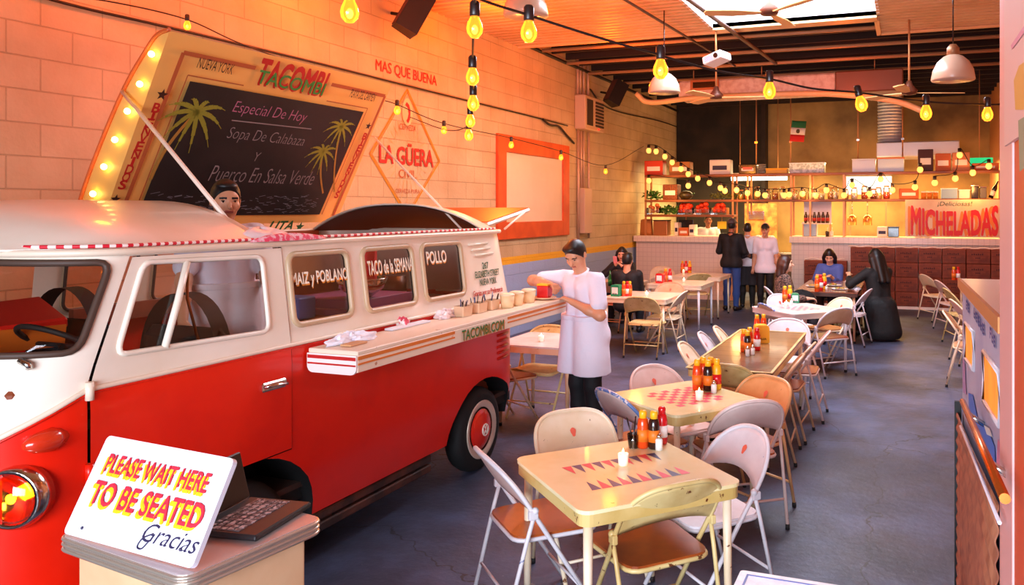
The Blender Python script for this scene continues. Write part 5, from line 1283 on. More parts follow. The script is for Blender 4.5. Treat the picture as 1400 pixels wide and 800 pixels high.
# brown crates in front of the right counter, bench backs
m_cr = mat('crate_brown', '8a3c1c', 0.6, col2='6e2c14', nscale=6); m_ink = mat('crate_ink', '4a1a0e', 0.7)
cw, chh = .42, .285
c0 = thing('produce_crate', 'brown printed crate in the stack before the right counter', 'crate', group='brown crates under the right counter')
M().box(-cw / 2 + .004, cw / 2 - .004, -.12, .12, .002, chh - .004, b=.006).build('crate_body', m_cr, c0)
b = M()
for z in (.06, .15, .22): b.box(-cw / 2 + .02, cw / 2 - .02, -.1215, -.1195, z, z + .004)
b.build('slat_line', m_ink, c0)
b = M()
for k in range(6): b.box(-.12 + k * .036, -.095 + k * .036, -.1225, -.119, .165, .165 + (.035 if k % 2 else .028))
for k in range(3): b.box(-.05 + k * .03, -.03 + k * .03, -.1225, -.119, .10, .125)
b.build('printed_mark', m_ink, c0)
first = True
for i in range(9):
    rows = 3 if i < 2 else 4
    for j in range(rows):
        p = (-1.83 + i * .425 + (.06 if i > 1 else 0), KY - .10, .055 + j * chh)
        if first: c0.location = p; first = False
        else: dup(c0, p)
st_ = thing('crate_plinth', 'low pale plinth under the stacked brown crates', 'plinth', (-.1, KY - .08, 0), world=True); M().box(-2.06, 1.70, KY - .22, KY + .04, 0, .054).build('plinth_board', m_bw, st_)
b = M()
pts = [(-1.17 + .1 * k, KY - .11, 1.205 + .012 * math.sin(k * 2.1)) for k in range(29)]; b.tube(smooth_path(pts, 3), .014, 6)
o = b.build('cloth_edge', mat('cloth_white', 'f6e8dc', 0.7)); tag(o, 'white cloth edging along the top of the tall crate stack', 'cloth')
b = M(); pts = [(-2.04 + .08 * k, KY - .11, .925 + .028 * abs(math.sin(k * 0.8))) for k in range(11)]; b.tube(smooth_path(pts, 3), .014, 6)
o = b.build('cloth_edge', MATS['cloth_white']); tag(o, 'wavy white cloth edging on the low crate stack', 'cloth')
# passage and rear kitchen
kb = thing('rear_worktop', 'steel worktop deep in the kitchen behind the passage', 'worktop', (-2.9, 18.9, 0), world=True)
M().box(-4.6, 1.5, 18.6, 19.2, .9, .95, b=.006).build('worktop', m_chr, kb); M().box(-4.55, 1.45, 18.65, 19.15, 0.0, .9).build('cabinet', mat('steel_dark', '5a4a40', .4, metal=.5), kb)
# hood, silver duct, blue window, fluorescent tube
hd = thing('extractor_hood', 'pale steel extractor hood with its silver flexible duct', 'hood', (-.2, 19.2, 2.8), world=True)
a, c = onY(1198, 215, 18.6), onY(1312, 195, 18.6)
M().box(a.x, c.x, 18.6, 19.8, a.z, c.z + .05, b=.02).build('hood_box', mat('hood_steel', 'c8c4cc', .35, metal=.3), hd)
a = onY(1217, 195, 19.0); b = M(); N_ = 40; top_z = 4.85; b.tube([(a.x, 19.0, a.z + (top_z - a.z) * i / N_) for i in range(N_ + 1)], [.26 + .018 * (i % 2) for i in range(N_ + 1)], 20, smooth=False); b.build('flexible_duct', mat('duct_silver', 'd4d8e8', .35, metal=.3), hd)
wn = thing('pass_window', 'bluish lit window panel behind the jars', 'window', (onY(1186, 262, 18.4).x, 18.4, 2.2), world=True)
a, c = onY(1155, 266, 18.4), onY(1219, 241, 18.4); M().box(a.x, c.x, 18.40, 18.44, a.z, c.z, b=.004).build('pane', mat('blue_pane', '9cb8e8', .4, emit='8cb0f0', es=.5), wn); M().box((a.x * .6 + c.x * .4) - .015, (a.x * .6 + c.x * .4) + .015, 18.385, 18.4, a.z, c.z).build('glazing_bar', m_wlab, wn)
M().box(a.x + .1, a.x + .13, 18.41, 18.43, 0.0, a.z).box(c.x - .13, c.x - .1, 18.41, 18.43, 0.0, a.z).build('stand', m_post, wn)
ft = thing('fluorescent_light', 'bright fluorescent tube behind the left end of the jars', 'light', (onY(1022, 244, 18.0).x, 18.0, 2.85), world=True)
a, c = onY(1000, 244, 18.0), onY(1076, 244, 18.0); b = M(); b.cyl((a.x, 18, a.z), (c.x, 18, a.z), .05, n=12); b.build('tube', mat('tube_white', 'fff4e0', emit='fff0d8', es=9), ft); M().box(a.x - .05, c.x + .05, 17.95, 18.05, a.z + .06, a.z + .12).build('fitting', m_bw, ft)
for x in (a.x + .2, c.x - .2): M().cyl((x, 18, a.z + .1), (x, 18, 4.86), .008, n=6).build('hanger', m_post, ft)
lb = thing('wall_panel', 'warm lit panel of hanging tools behind the tomato tubs', 'panel', (-2.6, 19.3, 1.2), world=True); a, c = onY(1018, 318, 19.3), onY(1062, 278, 19.3); M().box(a.x, c.x, 19.3, 19.33, .951, c.z).build('board', mat('panel_rust', 'b85a28', .6, col2='d88a40', nscale=6), lb); M().box(a.x + .1, c.x - .3, 19.28, 19.3, 1.7, 1.9).build('rail', m_chr, lb)
dk = thing('shade_block', 'dark block painted as a shaded opening at the left back of the kitchen', 'doorway', (-4.4, 20.2, 0), world=True); M().box(WX + .02, -3.55, 20.2, 20.58, 0, 4.84).build('opening_shade', mat('opening_shade', '1c1410', .9, col2='2c2018', nscale=2), dk); M().box(-3.55, -3.45, 20.15, 20.58, 0, 4.84).build('jamb', m_dark, dk)  # solid block, its dark colour stands for the shade inside an opening
# pipes hanging from the ceiling to the shelves
for u, v0, yy, w in ((1034, 150, 16.95, 'left thin chain post down to the top shelf'), (1081, 165, 17.0, 'pole carrying the little flag, down to the top shelf'), (1173, 150, 17.05, 'grey post right of the flag, down to the top shelf'), (1234, 150, 17.1, 'post beside the silver duct, down to the top shelf')):
    x = onY(u, 220, yy).x; t = thing('hanging_post', w, 'post', (x, yy, 2.703), world=True); M().cyl((x, yy, 2.70), (x, yy, 4.86), .014, n=8).build('rod', m_post, t); M().box(x - .03, x + .03, yy - .02, yy + .02, 3.35, 3.39).build('clamp', m_chr, t)
fp = onY(1081, 165, 16.98); fl = thing('small_flag', 'little green white and red flag with an emblem on the pole', 'flag', fp, world=True)
FX = Vector((.96, -.0, -.10)).normalized(); FD = Vector((-.13, 0, -1)).normalized()
def fpt(a, h): return fp + Vector((.035, -.03, -.0)) + FX * a + FD * h + Vector((0, .02 * math.sin(a * 18), 0))
for k, mm in enumerate((mat('flag_green', '146a3a', .7), mat('flag_white', 'f0e8e0', .7), mat('flag_red', 'd82420', .7))): M().grid(lambda i, j, k=k: fpt(.30 * i, .145 * (k + j)), 10, 3).build('stripe', mm, fl, solid=.003)
b = M(); c = fpt(.15, .217) + Vector((0, -.012, 0)); b.ball(c, (.042, .006, .045), 12, 8); b.build('flag_emblem', mat('emblem_brown', '5a5030', .7), fl)
# big insulated duct under the dark ceiling
du = thing('air_duct', 'wide insulated air duct across the room under the dark ceiling', 'duct', (-2, 14.6, 4.0), world=True)
M().box(-4.12, -1.25, 14.5, 15.1, 4.02, 4.36, b=.03).build('duct_body', mat('duct_wrap', 'f0d4c4', .45, col2='dcb4a0', nscale=9, bump=.5, bscale=25), du)
M().box(-1.25, -.12, 14.52, 15.1, 4.00, 4.38, b=.02).build('duct_end', mat('duct_dark', '8a5034', .4, metal=.3), du)
a, c = onY(944, 124, 14.49), onY(983, 108, 14.49); g = M().box(a.x, c.x, 14.47, 14.5, a.z, c.z, b=.004).build('vent_frame', mat('vent_orange', 'c87038', .5), du); M().box(a.x + .05, c.x - .05, 14.465, 14.47, a.z + .04, c.z - .04).build('vent_opening', m_dkb, g)
for x in (-3.9, -2.6, -.6): M().cyl((x, 14.8, 4.3), (x, 14.8, 4.87), .01, n=6).build('hanger', m_post, du)
M().tube(smooth_path([onY(870, 128, 14.2), onY(890, 140, 14.2), onY(960, 133, 14.1), onY(1100, 128, 14.0), onY(1180, 132, 13.9), onY(1230, 140, 13.8), onY(1262, 152, 13.7)], 6), .05, 8).build('branch_pipe', mat('branch_cream', 'f0c088', .4), du)
# ceiling fans, projector, dome pendants
m_blade = mat('fan_blade', 'e8b070', .4)
def ceiling_fan(hub, L, r, a0, zc_):
    t = thing('ceiling_fan', L, 'ceiling fan', hub)
    M().cyl((0, 0, .12), (0, 0, zc_ - hub.z), .014, n=8).build('rod', m_post, t); M().lathe([(.001, -.03), (.09, -.02), (.11, .03), (.05, .10), (.03, .16), (.0001, .16)], n=18).build('motor', mat('fan_motor', '6a3a28', .4, metal=.3), t)
    for k in range(3):
        b = M(); b.mx = Matrix.Rotation(a0 + k * 2 * PI / 3, 4, 'Z') @ Matrix.Rotation(R(9), 4, 'X'); b.prism([(.08, -.03), (r * .55, -.085), (r, -.07), (r + .02, 0), (r, .07), (r * .55, .075), (.08, .03)], 'z', -.006, .006); b.build('blade', m_blade, t)
ceiling_fan(onY(979, 133, 11.6), 'ceiling fan left of the middle, in front of the air duct', .72, .2, 4.62)
ceiling_fan(onY(1243, 127, 11.4), 'ceiling fan on the right, below the corrugated ceiling edge', .72, .35, 4.5)
ceiling_fan(Vector((-1.42, 8.55, 4.05)), 'ceiling fan hanging in the skylight', .68, 1.40, 4.86)
p = onY(980, 81, 11.0); t = thing('projector', 'white projector hanging under the skylight edge', 'projector', p, R(-25)); t.rotation_euler = (R(-4), R(-14), R(-22))
M().box(-.16, .16, -.13, .13, -.05, .06, b=.015).build('housing', mat('projector_white', 'ece6ea', .4), t); M().cyl((.08, -.125, 0), (.08, -.15, 0), .035, n=14).build('lens', m_dkb, t); M().cyl((0, 0, .05), (.06, 0, 4.47 - p.z), .014, n=8).build('mount', m_post, t)
b = M()
for i in range(5): b.box(-.12, .02, -.132, -.129, -.03 + i * .016, -.023 + i * .016)
b.build('vent_slot', mat('vent_grey', '8088b0', .5), t)
m_dome = mat('dome_acrylic', 'c8a48c', .3, coat=.3)
def pendant(u, v, yy, s, L, zc_):
    p = onY(u, v, yy); t = thing('dome_pendant', L, 'pendant lamp', p)
    M().lathe([(.20 * s, 0), (.205 * s, .01), (.19 * s, .10 * s), (.15 * s, .18 * s), (.09 * s, .235 * s), (.055 * s, .25 * s)], n=28).build('shade', m_dome, t, solid=.006)
    M().lathe([(.06 * s, .24 * s), (.06 * s, .32 * s), (.03 * s, .36 * s), (.0001, .36 * s)], n=14).build('cap', mat('pendant_cap', '9a6a48', .4, metal=.4), t)
    M().cyl((0, 0, .34 * s), (0, 0, zc_ - p.z), .008, n=6).build('cord', m_dkb, t); b = M(); b.ball((0, 0, .14 * s), .045, 10, 7); b.build('lamp_bulb', mat('pendant_bulb', 'f4e0c8', .3), t)
pendant(719, 22, 6.6, 1.0, 'dome pendant lamp nearest, at the top of the picture', 4.5)
pendant(908, 127, 9.8, 1.0, 'dome pendant lamp beside the glowing bulb near the fan', 4.5)
pendant(1303, 110, 8.6, 1.0, 'dome pendant lamp on the right in front of the dark ceiling', 4.5)
for x, w in ((-2.9, 'long dark pipe under the corrugated ceiling'), (-3.6, 'thin dark pipe under the corrugated ceiling')):
    o = M().cyl((x, 2.5, 4.42), (x + .75, 13.6, 4.42), .03 if x > -3 else .018, n=8).build('ceiling_pipe', mat('pipe_dark', '4a2818', .5)); tag(o, w, 'pipe')
# ================================================= ON THE RIGHT: PAINTED COUNTER, RAIL AND WALL
RX = .20; RY0, RY1 = 1.951, 3.545; RT = 1.665
rc = thing('painted_counter', 'tall pale blue painted counter by the right wall with lit windows', 'counter', (.8, 2.75, 0), world=True)
M().prism([(RY0, 0), (RY1, 0), (RY1, RT - .03), (RY0, RT + .012)], 'x', RX, 1.74).build('counter_body', mat('mural_blue', 'b4bcdc', .5, col2='a4acd4', nscale=3), rc)
M().prism([(RY0, RT + .012), (RY1 + .012, RT - .03), (RY1 + .012, RT), (RY0, RT + .042)], 'x', RX - .012, 1.74).build('counter_top', mat('top_white', 'f6f4fc', .3), rc)
M().prism([(RY0, RT + .008), (RY1 + .014, RT - .034), (RY1 + .014, RT + .003), (RY0, RT + .045)], 'x', RX - .018, RX - .008).build('top_edge', mat('edge_wood', 'c8823c', .5), rc)
def onR(u, v): return onX(u, v, RX - .003)
def patch(name, px, m, par=rc, off=0.0):
    P = [onX(u, v, RX - .003 - off) for u, v in px]; b = M(); b.add(P, [tuple(range(len(P)))]); return b.build(name, m, par)
m_glow = mat('window_glow', 'f09030', .5, emit='f08020', es=.8, col2='d86a18', nscale=6)
patch('lit_window', [(1320, 441), (1331, 455), (1331, 506), (1320, 490)], m_glow); patch('lit_window', [(1345, 480), (1367, 512), (1367, 583), (1345, 548)], m_glow)
for px in ([(1320, 441), (1331, 455), (1331, 506), (1320, 490)], [(1345, 480), (1367, 512), (1367, 583), (1345, 548)]):
    M().tube([onX(u, v, RX - .004) for u, v in px], .007, 5, closed=True).build('window_frame', mat('frame_pale', 'd8d0d8', .4), rc)
m_ltr = mat('mural_letter', '3048a0', .6)
b = M(); rg = random.Random(4)
for (ua, va, ub, vb, n) in ((1320.5, 409, 1325.5, 417, 2), (1331, 420, 1346, 446, 5), (1353, 446, 1361, 462, 3)):
    for i in range(n):
        t = i / n; u = ua + (ub - ua) * t; v = va + (vb - va) * t; w = (ub - ua) / n * .75; hgt = 13 + 4 * (u - 1320) / 40
        for (c0_, c1_) in ((0, .25), (.4, .6), (.75, 1)):
            if rg.random() < .85: b.add([onX(u, v + hgt * c0_, RX - .004), onX(u + w, v + hgt * c0_ + w * 1.5, RX - .004), onX(u + w, v + hgt * c1_ + w * 1.5, RX - .004), onX(u, v + hgt * c1_, RX - .004)], [(0, 1, 2, 3)])
        b.add([onX(u, v, RX - .0045), onX(u + w * .35, v + w * .5, RX - .0045), onX(u + w * .35, v + hgt + w * .5, RX - .0045), onX(u, v + hgt, RX - .0045)], [(0, 1, 2, 3)])
b.build('mural_lettering', m_ltr, rc)
patch('mural_figure', [(1324, 537), (1330, 540), (1336, 570), (1352, 590), (1360, 612), (1361, 660), (1350, 640), (1335, 600), (1325, 575)], mat('mural_cobalt', '2c70d8', .5))
patch('mural_card', [(1345, 581), (1353, 586), (1357, 598), (1349, 594)], m_wlab, off=.001); patch('mural_pink', [(1364, 600), (1371, 612), (1371, 660), (1362, 640)], mat('mural_rose', 'd880a8', .5))
patch('mural_red', [(1366, 436), (1373, 442), (1373, 465), (1362, 452)], mat('mural_vermilion', 'e84a30', .5)); patch('mural_violet', [(1316, 490), (1319, 494), (1321, 540), (1316, 536)], mat('mural_lilac', 'a888c0', .5))
rl = thing('handrail', 'copper handrail sloping along the painted counter', 'handrail', (RX - .06, 2.8, 0), world=True)
P0, P1 = onX(1316, 549, RX - .045), onX(1374, 682, RX - .045); dd = (P0 - P1).normalized()
M().tube([P1 - dd * .0, P0], .0095, 12).build('rail', mat('copper', 'c86a2c', .25, metal=.8), rl)
for t in (.25, .8): q = P1.lerp(P0, t); M().cyl(q, (RX, q.y, q.z - .03), .008, n=6).build('bracket', m_chr, rl)
sk_ = thing('ribbed_skirt', 'ribbed rusty brown panel under the handrail', 'panel', (RX - .02, 2.8, 0), world=True)
za, zb2 = onX(1317, 583, RX - .02), onX(1374, 716, RX - .02)
m_skirt = mat('skirt_rust', 'a8684a', .6, col2='8a4c34', nscale=10)
b = M()
def rib(i, j): 
    y = RY1 + (RY0 - RY1) * i; zt = za.z + (zb2.z - za.z) * (y - za.y) / (zb2.y - za.y); z = zt * j
    return (RX - .020 - .0035 * math.sin(z * 2 * PI / .052), y, z)
b.grid(rib, 4, 260, flip=True); b.build('ribbed_sheet', m_skirt, sk_, solid=.004)
M().tube([(RX - .03, za.y, za.z), (RX - .03, zb2.y, zb2.z)], .0045, 6).build('top_trim', mat('frame_pale', 'd8d0d8'), sk_)
M().box(RX - .03, RX - .004, RY1 - .002, RY1 + .02, 0, za.z).build('end_post', m_blk, sk_)
# glassware on the painted counter
for i, (u, v, w, k) in enumerate(((1348, 392, 'glass tumbler nearest the wall end of the painted counter', 0), (1354, 388, 'blue tinted glass on the painted counter', 1), (1361, 395, 'tall glass with a red straw on the painted counter', 2), (1367, 392, 'glass at the wall edge on the painted counter', 0))):
    p = onZ(u, v, RT); p = Vector((.36 + i * .07, 3.35 - i * .12, RT + .007 + i * .0031)); t = thing('tumbler', w, 'glass', p)
    M().lathe([(.001, .002), (.03, 0), (.036, .12), (.034, .12), (.027, .005)], n=14).build('glass_cup', m_cg if k != 1 else glass_mat('cup_blue', (.6, .75, 1), .12), t); M().cyl((0, 0, .006), (.02, .0, .17), .003, n=6).build('straw', m_ket if k == 2 else m_wlab, t)
# mural on the wall at the right edge
mu = thing('wall_mural', 'faded pink and yellow mural sheet on the wall at the right edge', 'mural', (.18, 1.5, 1.4), world=True)
M().box(.182, .1895, .75, 1.82, 2.08, 3.2).build('sheet', mat('mural_paper', 'f0c8c0', .6, col2='e8b0a0', nscale=2), mu)
def mp(name, px, m): b = M(); b.add([onX(u, v, .1805) for u, v in px], [tuple(range(len(px)))]); b.build(name, m, mu)
mp('yellow_shape', [(1386, 110), (1393, 90), (1400, 85), (1400, 150), (1388, 150)], mat('mural_yellow', 'e8b040', .6)); mp('pink_stroke', [(1382, 62), (1400, 35), (1400, 45), (1383, 68)], mat('mural_rose', 'd880a8')); mp('green_shape', [(1392, 165), (1400, 160), (1400, 230), (1394, 235)], mat('mural_sage', '90a080', .6))
# ================================================= PEOPLE (one continuous skin each, clothes and hair as their children)
def sd_cone(P, a, b, ra, rb):
    pa = P - a; ba = b - a; L2 = float(ba @ ba) + 1e-12
    t = np.clip((pa @ ba) / L2, 0, 1)
    return np.linalg.norm(pa - t[..., None] * ba, axis=-1) - (ra + (rb - ra) * t)
def sd_ell(P, c, r, Rm):
    q = (P - c) @ Rm.T
    k0 = np.linalg.norm(q / r, axis=-1); k1 = np.linalg.norm(q / (r * r), axis=-1) + 1e-9
    return k0 * (k0 - 1) / k1
class Prim:
    def __init__(s, grp, kind, a, b=None, ra=0, rb=0, r=None, Rm=None, k=.03):
        s.grp, s.kind = grp, kind; s.a = np.array(a, float); s.b = None if b is None else np.array(b, float); s.ra, s.rb = ra, rb
        s.r = None if r is None else np.array(r, float); s.Rm = Rm; s.k = k
    def bbox(s, inf):
        if s.kind == 'c': m = max(s.ra, s.rb) + inf; return np.minimum(s.a, s.b) - m, np.maximum(s.a, s.b) + m
        m = s.r.max() + inf; return s.a - m, s.a + m
    def ev(s, P, inf):
        if s.kind == 'c': return sd_cone(P, s.a, s.b, s.ra + inf, s.rb + inf)
        return sd_ell(P, s.a, s.r + inf, s.Rm)
def field(prims, h, inf=0.0, clips=(), carve=()):
    lo = np.min([p.bbox(inf)[0] for p in prims], 0) - .05; hi = np.max([p.bbox(inf)[1] for p in prims], 0) + .05
    n = np.ceil((hi - lo) / h).astype(int) + 1
    F = np.full(n, 1.0)
    def sub(bl, bh):
        i0 = np.maximum(0, np.floor((bl - lo) / h).astype(int)); i1 = np.minimum(n, np.ceil((bh - lo) / h).astype(int) + 1)
        sl = tuple(slice(a, b) for a, b in zip(i0, i1))
        g = np.stack(np.meshgrid(*[lo[d] + h * np.arange(i0[d], i1[d]) for d in range(3)], indexing='ij'), -1)
        return sl, g
    for p in prims:
        bl, bh = p.bbox(inf); sl, g = sub(bl - p.k - 2 * h, bh + p.k + 2 * h)
        d = p.ev(g, inf); f = F[sl]; k = p.k
        hh = np.clip(k - np.abs(f - d), 0, None) / k
        F[sl] = np.minimum(f, d) - hh * hh * k * .25
    for p in carve:
        bl, bh = p.bbox(0); sl, g = sub(bl - 2 * h, bh + 2 * h); F[sl] = np.maximum(F[sl], -p.ev(g, 0))
    if clips:
        sl, g = sub(lo, hi)
        for c, nn in clips: F = np.maximum(F, (g - np.array(c)) @ np.array(nn))
    return F, lo
def surfnet(F, lo, h):
    s = F < 0; nx, ny, nz = F.shape
    cor = [(i, j, k) for i in (0, 1) for j in (0, 1) for k in (0, 1)]
    cnt = sum(s[i:nx - 1 + i, j:ny - 1 + j, k:nz - 1 + k].astype(np.int8) for i, j, k in cor)
    A = np.argwhere((cnt > 0) & (cnt < 8))
    V8 = np.stack([F[A[:, 0] + i, A[:, 1] + j, A[:, 2] + k] for i, j, k in cor], 1)
    pos = np.zeros((len(A), 3)); c = np.zeros(len(A))
    for x in range(8):
        for d in range(3):
            o = list(cor[x])
            if o[d]: continue
            o[d] = 1; y = cor.index(tuple(o)); va, vb = V8[:, x], V8[:, y]; m = (va < 0) != (vb < 0)
            t = np.where(m, va / np.where(m, va - vb, 1), 0); p = np.array(cor[x], float) + np.outer(t, np.eye(3)[d])
            pos[m] += p[m]; c[m] += 1
    V = lo + h * (A + pos / c[:, None])
    idx = np.full((nx, ny, nz), -1); idx[A[:, 0], A[:, 1], A[:, 2]] = np.arange(len(A))
    Q = []
    for d in range(3):
        e = np.eye(3, dtype=int)[d]; a, b = [x for x in range(3) if x != d]
        s0 = s[tuple(slice(0, m - (1 if x == d else 0)) for x, m in enumerate(F.shape))]; s1 = s[tuple(slice(1 if x == d else 0, m) for x, m in enumerate(F.shape))]
        E_ = np.argwhere(s0 != s1); E_ = E_[(E_[:, a] > 0) & (E_[:, b] > 0) & (E_[:, a] < F.shape[a] - 1) & (E_[:, b] < F.shape[b] - 1)]
        fl = s0[E_[:, 0], E_[:, 1], E_[:, 2]]
        ea, eb = np.eye(3, dtype=int)[a], np.eye(3, dtype=int)[b]
        q = np.stack([idx[tuple((E_ - ea * i - eb * j).T)] for i, j in ((1, 1), (0, 1), (0, 0), (1, 0))], 1)
        if d == 1: fl = ~fl
        q[~fl] = q[~fl][:, ::-1]; Q.append(q)
    Q = np.concatenate(Q); return V, Q[(Q >= 0).all(1)]
def sdf_mesh(name, prims, h, mats, parent, inf=0.0, clips=(), carve=(), pick=None, org=None):
    F, lo = field(prims, h, inf, clips, carve); V, Q = surfnet(F, lo, h)
    me = bpy.data.meshes.new(name); me.from_pydata(V.tolist(), [], Q.tolist()); me.update()
    me.polygons.foreach_set('use_smooth', [True] * len(Q))
    for m in mats: me.materials.append(m)
    if pick is not None: me.polygons.foreach_set('material_index', pick(V[Q].mean(1)).astype(int).tolist())
    o = bpy.data.objects.new(name, me); COL.objects.link(o); o.parent = parent
    return o
def nrm(v): v = np.array(v, float); return v / (np.linalg.norm(v) + 1e-9)
def arm_ik(s, w, L1, L2, hint):
    s, w = np.array(s, float), np.array(w, float); d = w - s; D = np.linalg.norm(d)
    if D > (L1 + L2) * .995: w = s + d / D * (L1 + L2) * .995; d = w - s; D = np.linalg.norm(d)
    x = (D * D + L1 * L1 - L2 * L2) / (2 * D); y = math.sqrt(max(0, L1 * L1 - x * x)); u = d / D; hv = np.array(hint, float); hv = nrm(hv - (hv @ u) * u)
    return s + u * x + hv * y, w
def Rz(a): c, s = math.cos(a), math.sin(a); return np.array([[c, -s, 0], [s, c, 0], [0, 0, 1]])
def Rx(a): c, s = math.cos(a), math.sin(a); return np.array([[1, 0, 0], [0, c, -s], [0, s, c]])
SKIN = {'tan': ('d49470', 'a85448'), 'light': ('e0a684', 'b85c50'), 'brown': ('9c5c3c', '7a3830'), 'fair': ('ecb898', 'c46a60')}
def person(L, loc, deg, s=1.0, h=.009, skin='tan', hair='141010', hairstyle='short', lean=0.0, seated=False, head=(0, 0), wrists=None, ehint=None, curl=(.6, .6), legs=None,
           top=None, bottom=None, apron=None, shoes='141010', cap=None, female=False, extra=None, hip_z=None):
    """loc: point on the floor (or what carries the figure); deg: facing; wrists: (right, left) in local metres"""
    t = bpy.data.objects.new('person', None); COL.objects.link(t); t.location = loc; t.rotation_euler = (0, 0, R(deg) - PI / 2); tag(t, L, 'person'); t.scale = (s, s, s); t.empty_display_size = .1
    hz = hip_z or (.50 if seated else .93)
    T = Rx(-lean); O = np.array([0, 0, hz])
    def up(x, y, z): return O + T @ np.array([x, y, z])
    sw = .165 if female else .185
    pel, bel, che, nk = up(0, 0, .03), up(0, 0, .17), up(0, .0, .36), up(0, .005, .53)
    hd = up(0, .03, .655) ; P = []
    def cone(g, a, b, ra, rb, k=.03): P.append(Prim(g, 'c', a, b, ra, rb, k=k))
    for x in (-1, 1):
        cone('torso', up(x * .065, 0, .0), up(x * .055, 0, .17), .105, .092 if female else .100); cone('torso', up(x * .055, 0, .17), up(x * .085, .0, .38), .095, .098)
        cone('torso', up(x * .06, .0, .40), up(x * (sw - .03), -.005, .455), .085, .058, .04)
        if female: cone('torso', up(x * .07, .06, .33), up(x * .07, .075, .31), .055, .05)
    cone('pelvis', up(-.075, -.01, -.02), up(.075, -.01, -.02), .11, .11)
    cone('neck', up(0, -.01, .46), up(0, .015, .60), .058, .052, .03)
    HR = T @ Rz(head[0]) @ Rx(-head[1])            # head turn and nod: columns are right, forward, up
    r_, f_, u_ = HR[:, 0], HR[:, 1], HR[:, 2]; Rm = HR.T
    hc = hd
    def H(x, y, z): return hc + r_ * x + f_ * y + u_ * z
    def ell(g, c, r, k=.02, rm=Rm): P.append(Prim(g, 'e', c, r=r, Rm=rm, k=k))
    ell('head', H(0, -.005, .018), (.076, .096, .100)); ell('head', H(0, .026, -.052), (.056, .064, .062), .03)
    ell('head', H(0, .072, -.098), (.022, .02, .018), .02)
    cone('head', H(0, .090, .008), H(0, .112, -.022), .008, .0135, .012); cone('head', H(-.022, .088, -.05), H(.022, .088, -.05), .008, .008, .012)
    cone('head', H(-.04, .078, .032), H(.04, .078, .032), .012, .012, .015)
    for x in (-1, 1): ell('head', H(x * .077, -.008, -.005), (.010, .02, .032), .008); cone('head', H(x * .045, .062, -.022), H(x * .04, .066, -.03), .022, .02, .02)
    # legs
    lg = legs or ([((.095, .43, .50), (.10, .40, .08)), ((-.095, .43, .50), (-.10, .40, .08))] if seated else [((.095, .02, .50), (.10, -.02, .075)), ((-.095, .02, .50), (-.10, -.02, .075))])
    for x, (kn, an) in zip((1, -1), lg):
        hp = up(x * .09, 0, -.02); kn, an = np.array(kn), np.array(an)
        cone('thigh', hp, kn, .086, .058); cone('calf', kn, kn * .55 + an * .45, .056, .052); cone('calf', kn * .55 + an * .45, an, .052, .037)
        fd = nrm([kn[0] * .15, .14, 0]) if abs(an[1] - kn[1]) < .3 else nrm([0, 1, 0])
        cone('foot', an + [0, -.03, -.03], an + fd * .15 + [0, 0, -.04], .040, .032)
    W_ = wrists or ((.24, .04, .80), (-.24, .04, .80)); EH = ehint or ((.3, -1, -.3), (-.3, -1, -.3))
    arms = []
    for x, w, eh, cu in zip((1, -1), W_, EH, curl):
        sh_ = up(x * sw, 0, .445); el, wr = arm_ik(sh_, w, .29, .255, eh)
        g = 'R' if x > 0 else 'L'; arms.append((sh_, el, wr))
        cone('uarm' + g, sh_, el, .050, .041); cone('farm' + g, el, el * .6 + wr * .4, .041, .039); cone('farm' + g, el * .6 + wr * .4, wr, .039, .027)
        fw = nrm(wr - el); side = nrm(np.cross(fw, [0, 0, 1]) if abs(fw[2]) < .9 else np.cross(fw, [0, 1, 0])); pn = nrm(np.cross(side, fw))   # palm faces -pn
        if pn[2] < 0: pn = -pn; 
        side = nrm(np.cross(fw, pn))
        for q in (-.022, -.007, .008, .022): cone('hand', wr, wr + fw * .085 + side * q, .017, .0125, .012)
        for q, ln in ((-.027, .058), (-.009, .072), (.009, .076), (.027, .068)):
            b0 = wr + fw * .085 + side * q; d1 = nrm(fw * math.cos(cu) - pn * math.sin(cu)); d2 = nrm(fw * math.cos(cu * 2.0) - pn * math.sin(cu * 2.0)); b1 = b0 + d1 * ln * .5
            cone('hand', b0, b1, .0095, .0085, .006); cone('hand', b1, b1 + d2 * ln * .5, .0085, .0072, .006)
        ts = -1 if (side @ np.array([x, 0, 0])) > 0 else 1
        b0 = wr + fw * .03 + side * ts * .022; b1 = b0 + nrm(fw * .7 + side * ts * .7 - pn * .35) * .042; cone('hand', b0, b1, .013, .010, .01); cone('hand', b1, b1 + nrm(fw + side * ts * .15 - pn * .5) * .032, .0095, .008, .006)
    sk, lp = SKIN[skin]
    ms = [mat('skin_' + skin, sk, .45), mat('lips_' + skin, lp, .4), mat('hair_' + hair, hair, .45), mat('eye_white', 'b8a090', .2), mat('eye_dark', '120c0a', .15)]
    def pick(C):
        q = C - hc; x, y, z = q @ r_, q @ f_, q @ u_; ax = np.abs(x); o = np.zeros(len(C)); fr = y > .055
        o[fr & (ax < .024) & (np.abs(z + .050) < .0075)] = 1
        o[fr & (ax > .014) & (ax < .052) & (np.abs(z - .032 + (ax - .03) ** 2 * 6) < .0055)] = 2
        e = fr & (((ax - .032) / .014) ** 2 + ((z - .012) / .0058) ** 2 < 1); o[e] = 3
        o[fr & (((ax - .032) / .0082) ** 2 + ((z - .012) / .0062) ** 2 < 1)] = 4
        return o
    body = sdf_mesh('body', P, h, ms, t, pick=pick)
    G = lambda *g: [p for p in P if p.grp in g]
    hm = ms[2]
    ht = [Prim('h', 'e', H(0, -.012, .026), r=(.083, .102, .107), Rm=Rm)]
    clip = [(H(0, .066, .060), f_ * .85 - u_ * .53), (H(0, 0, -.055), -u_)]
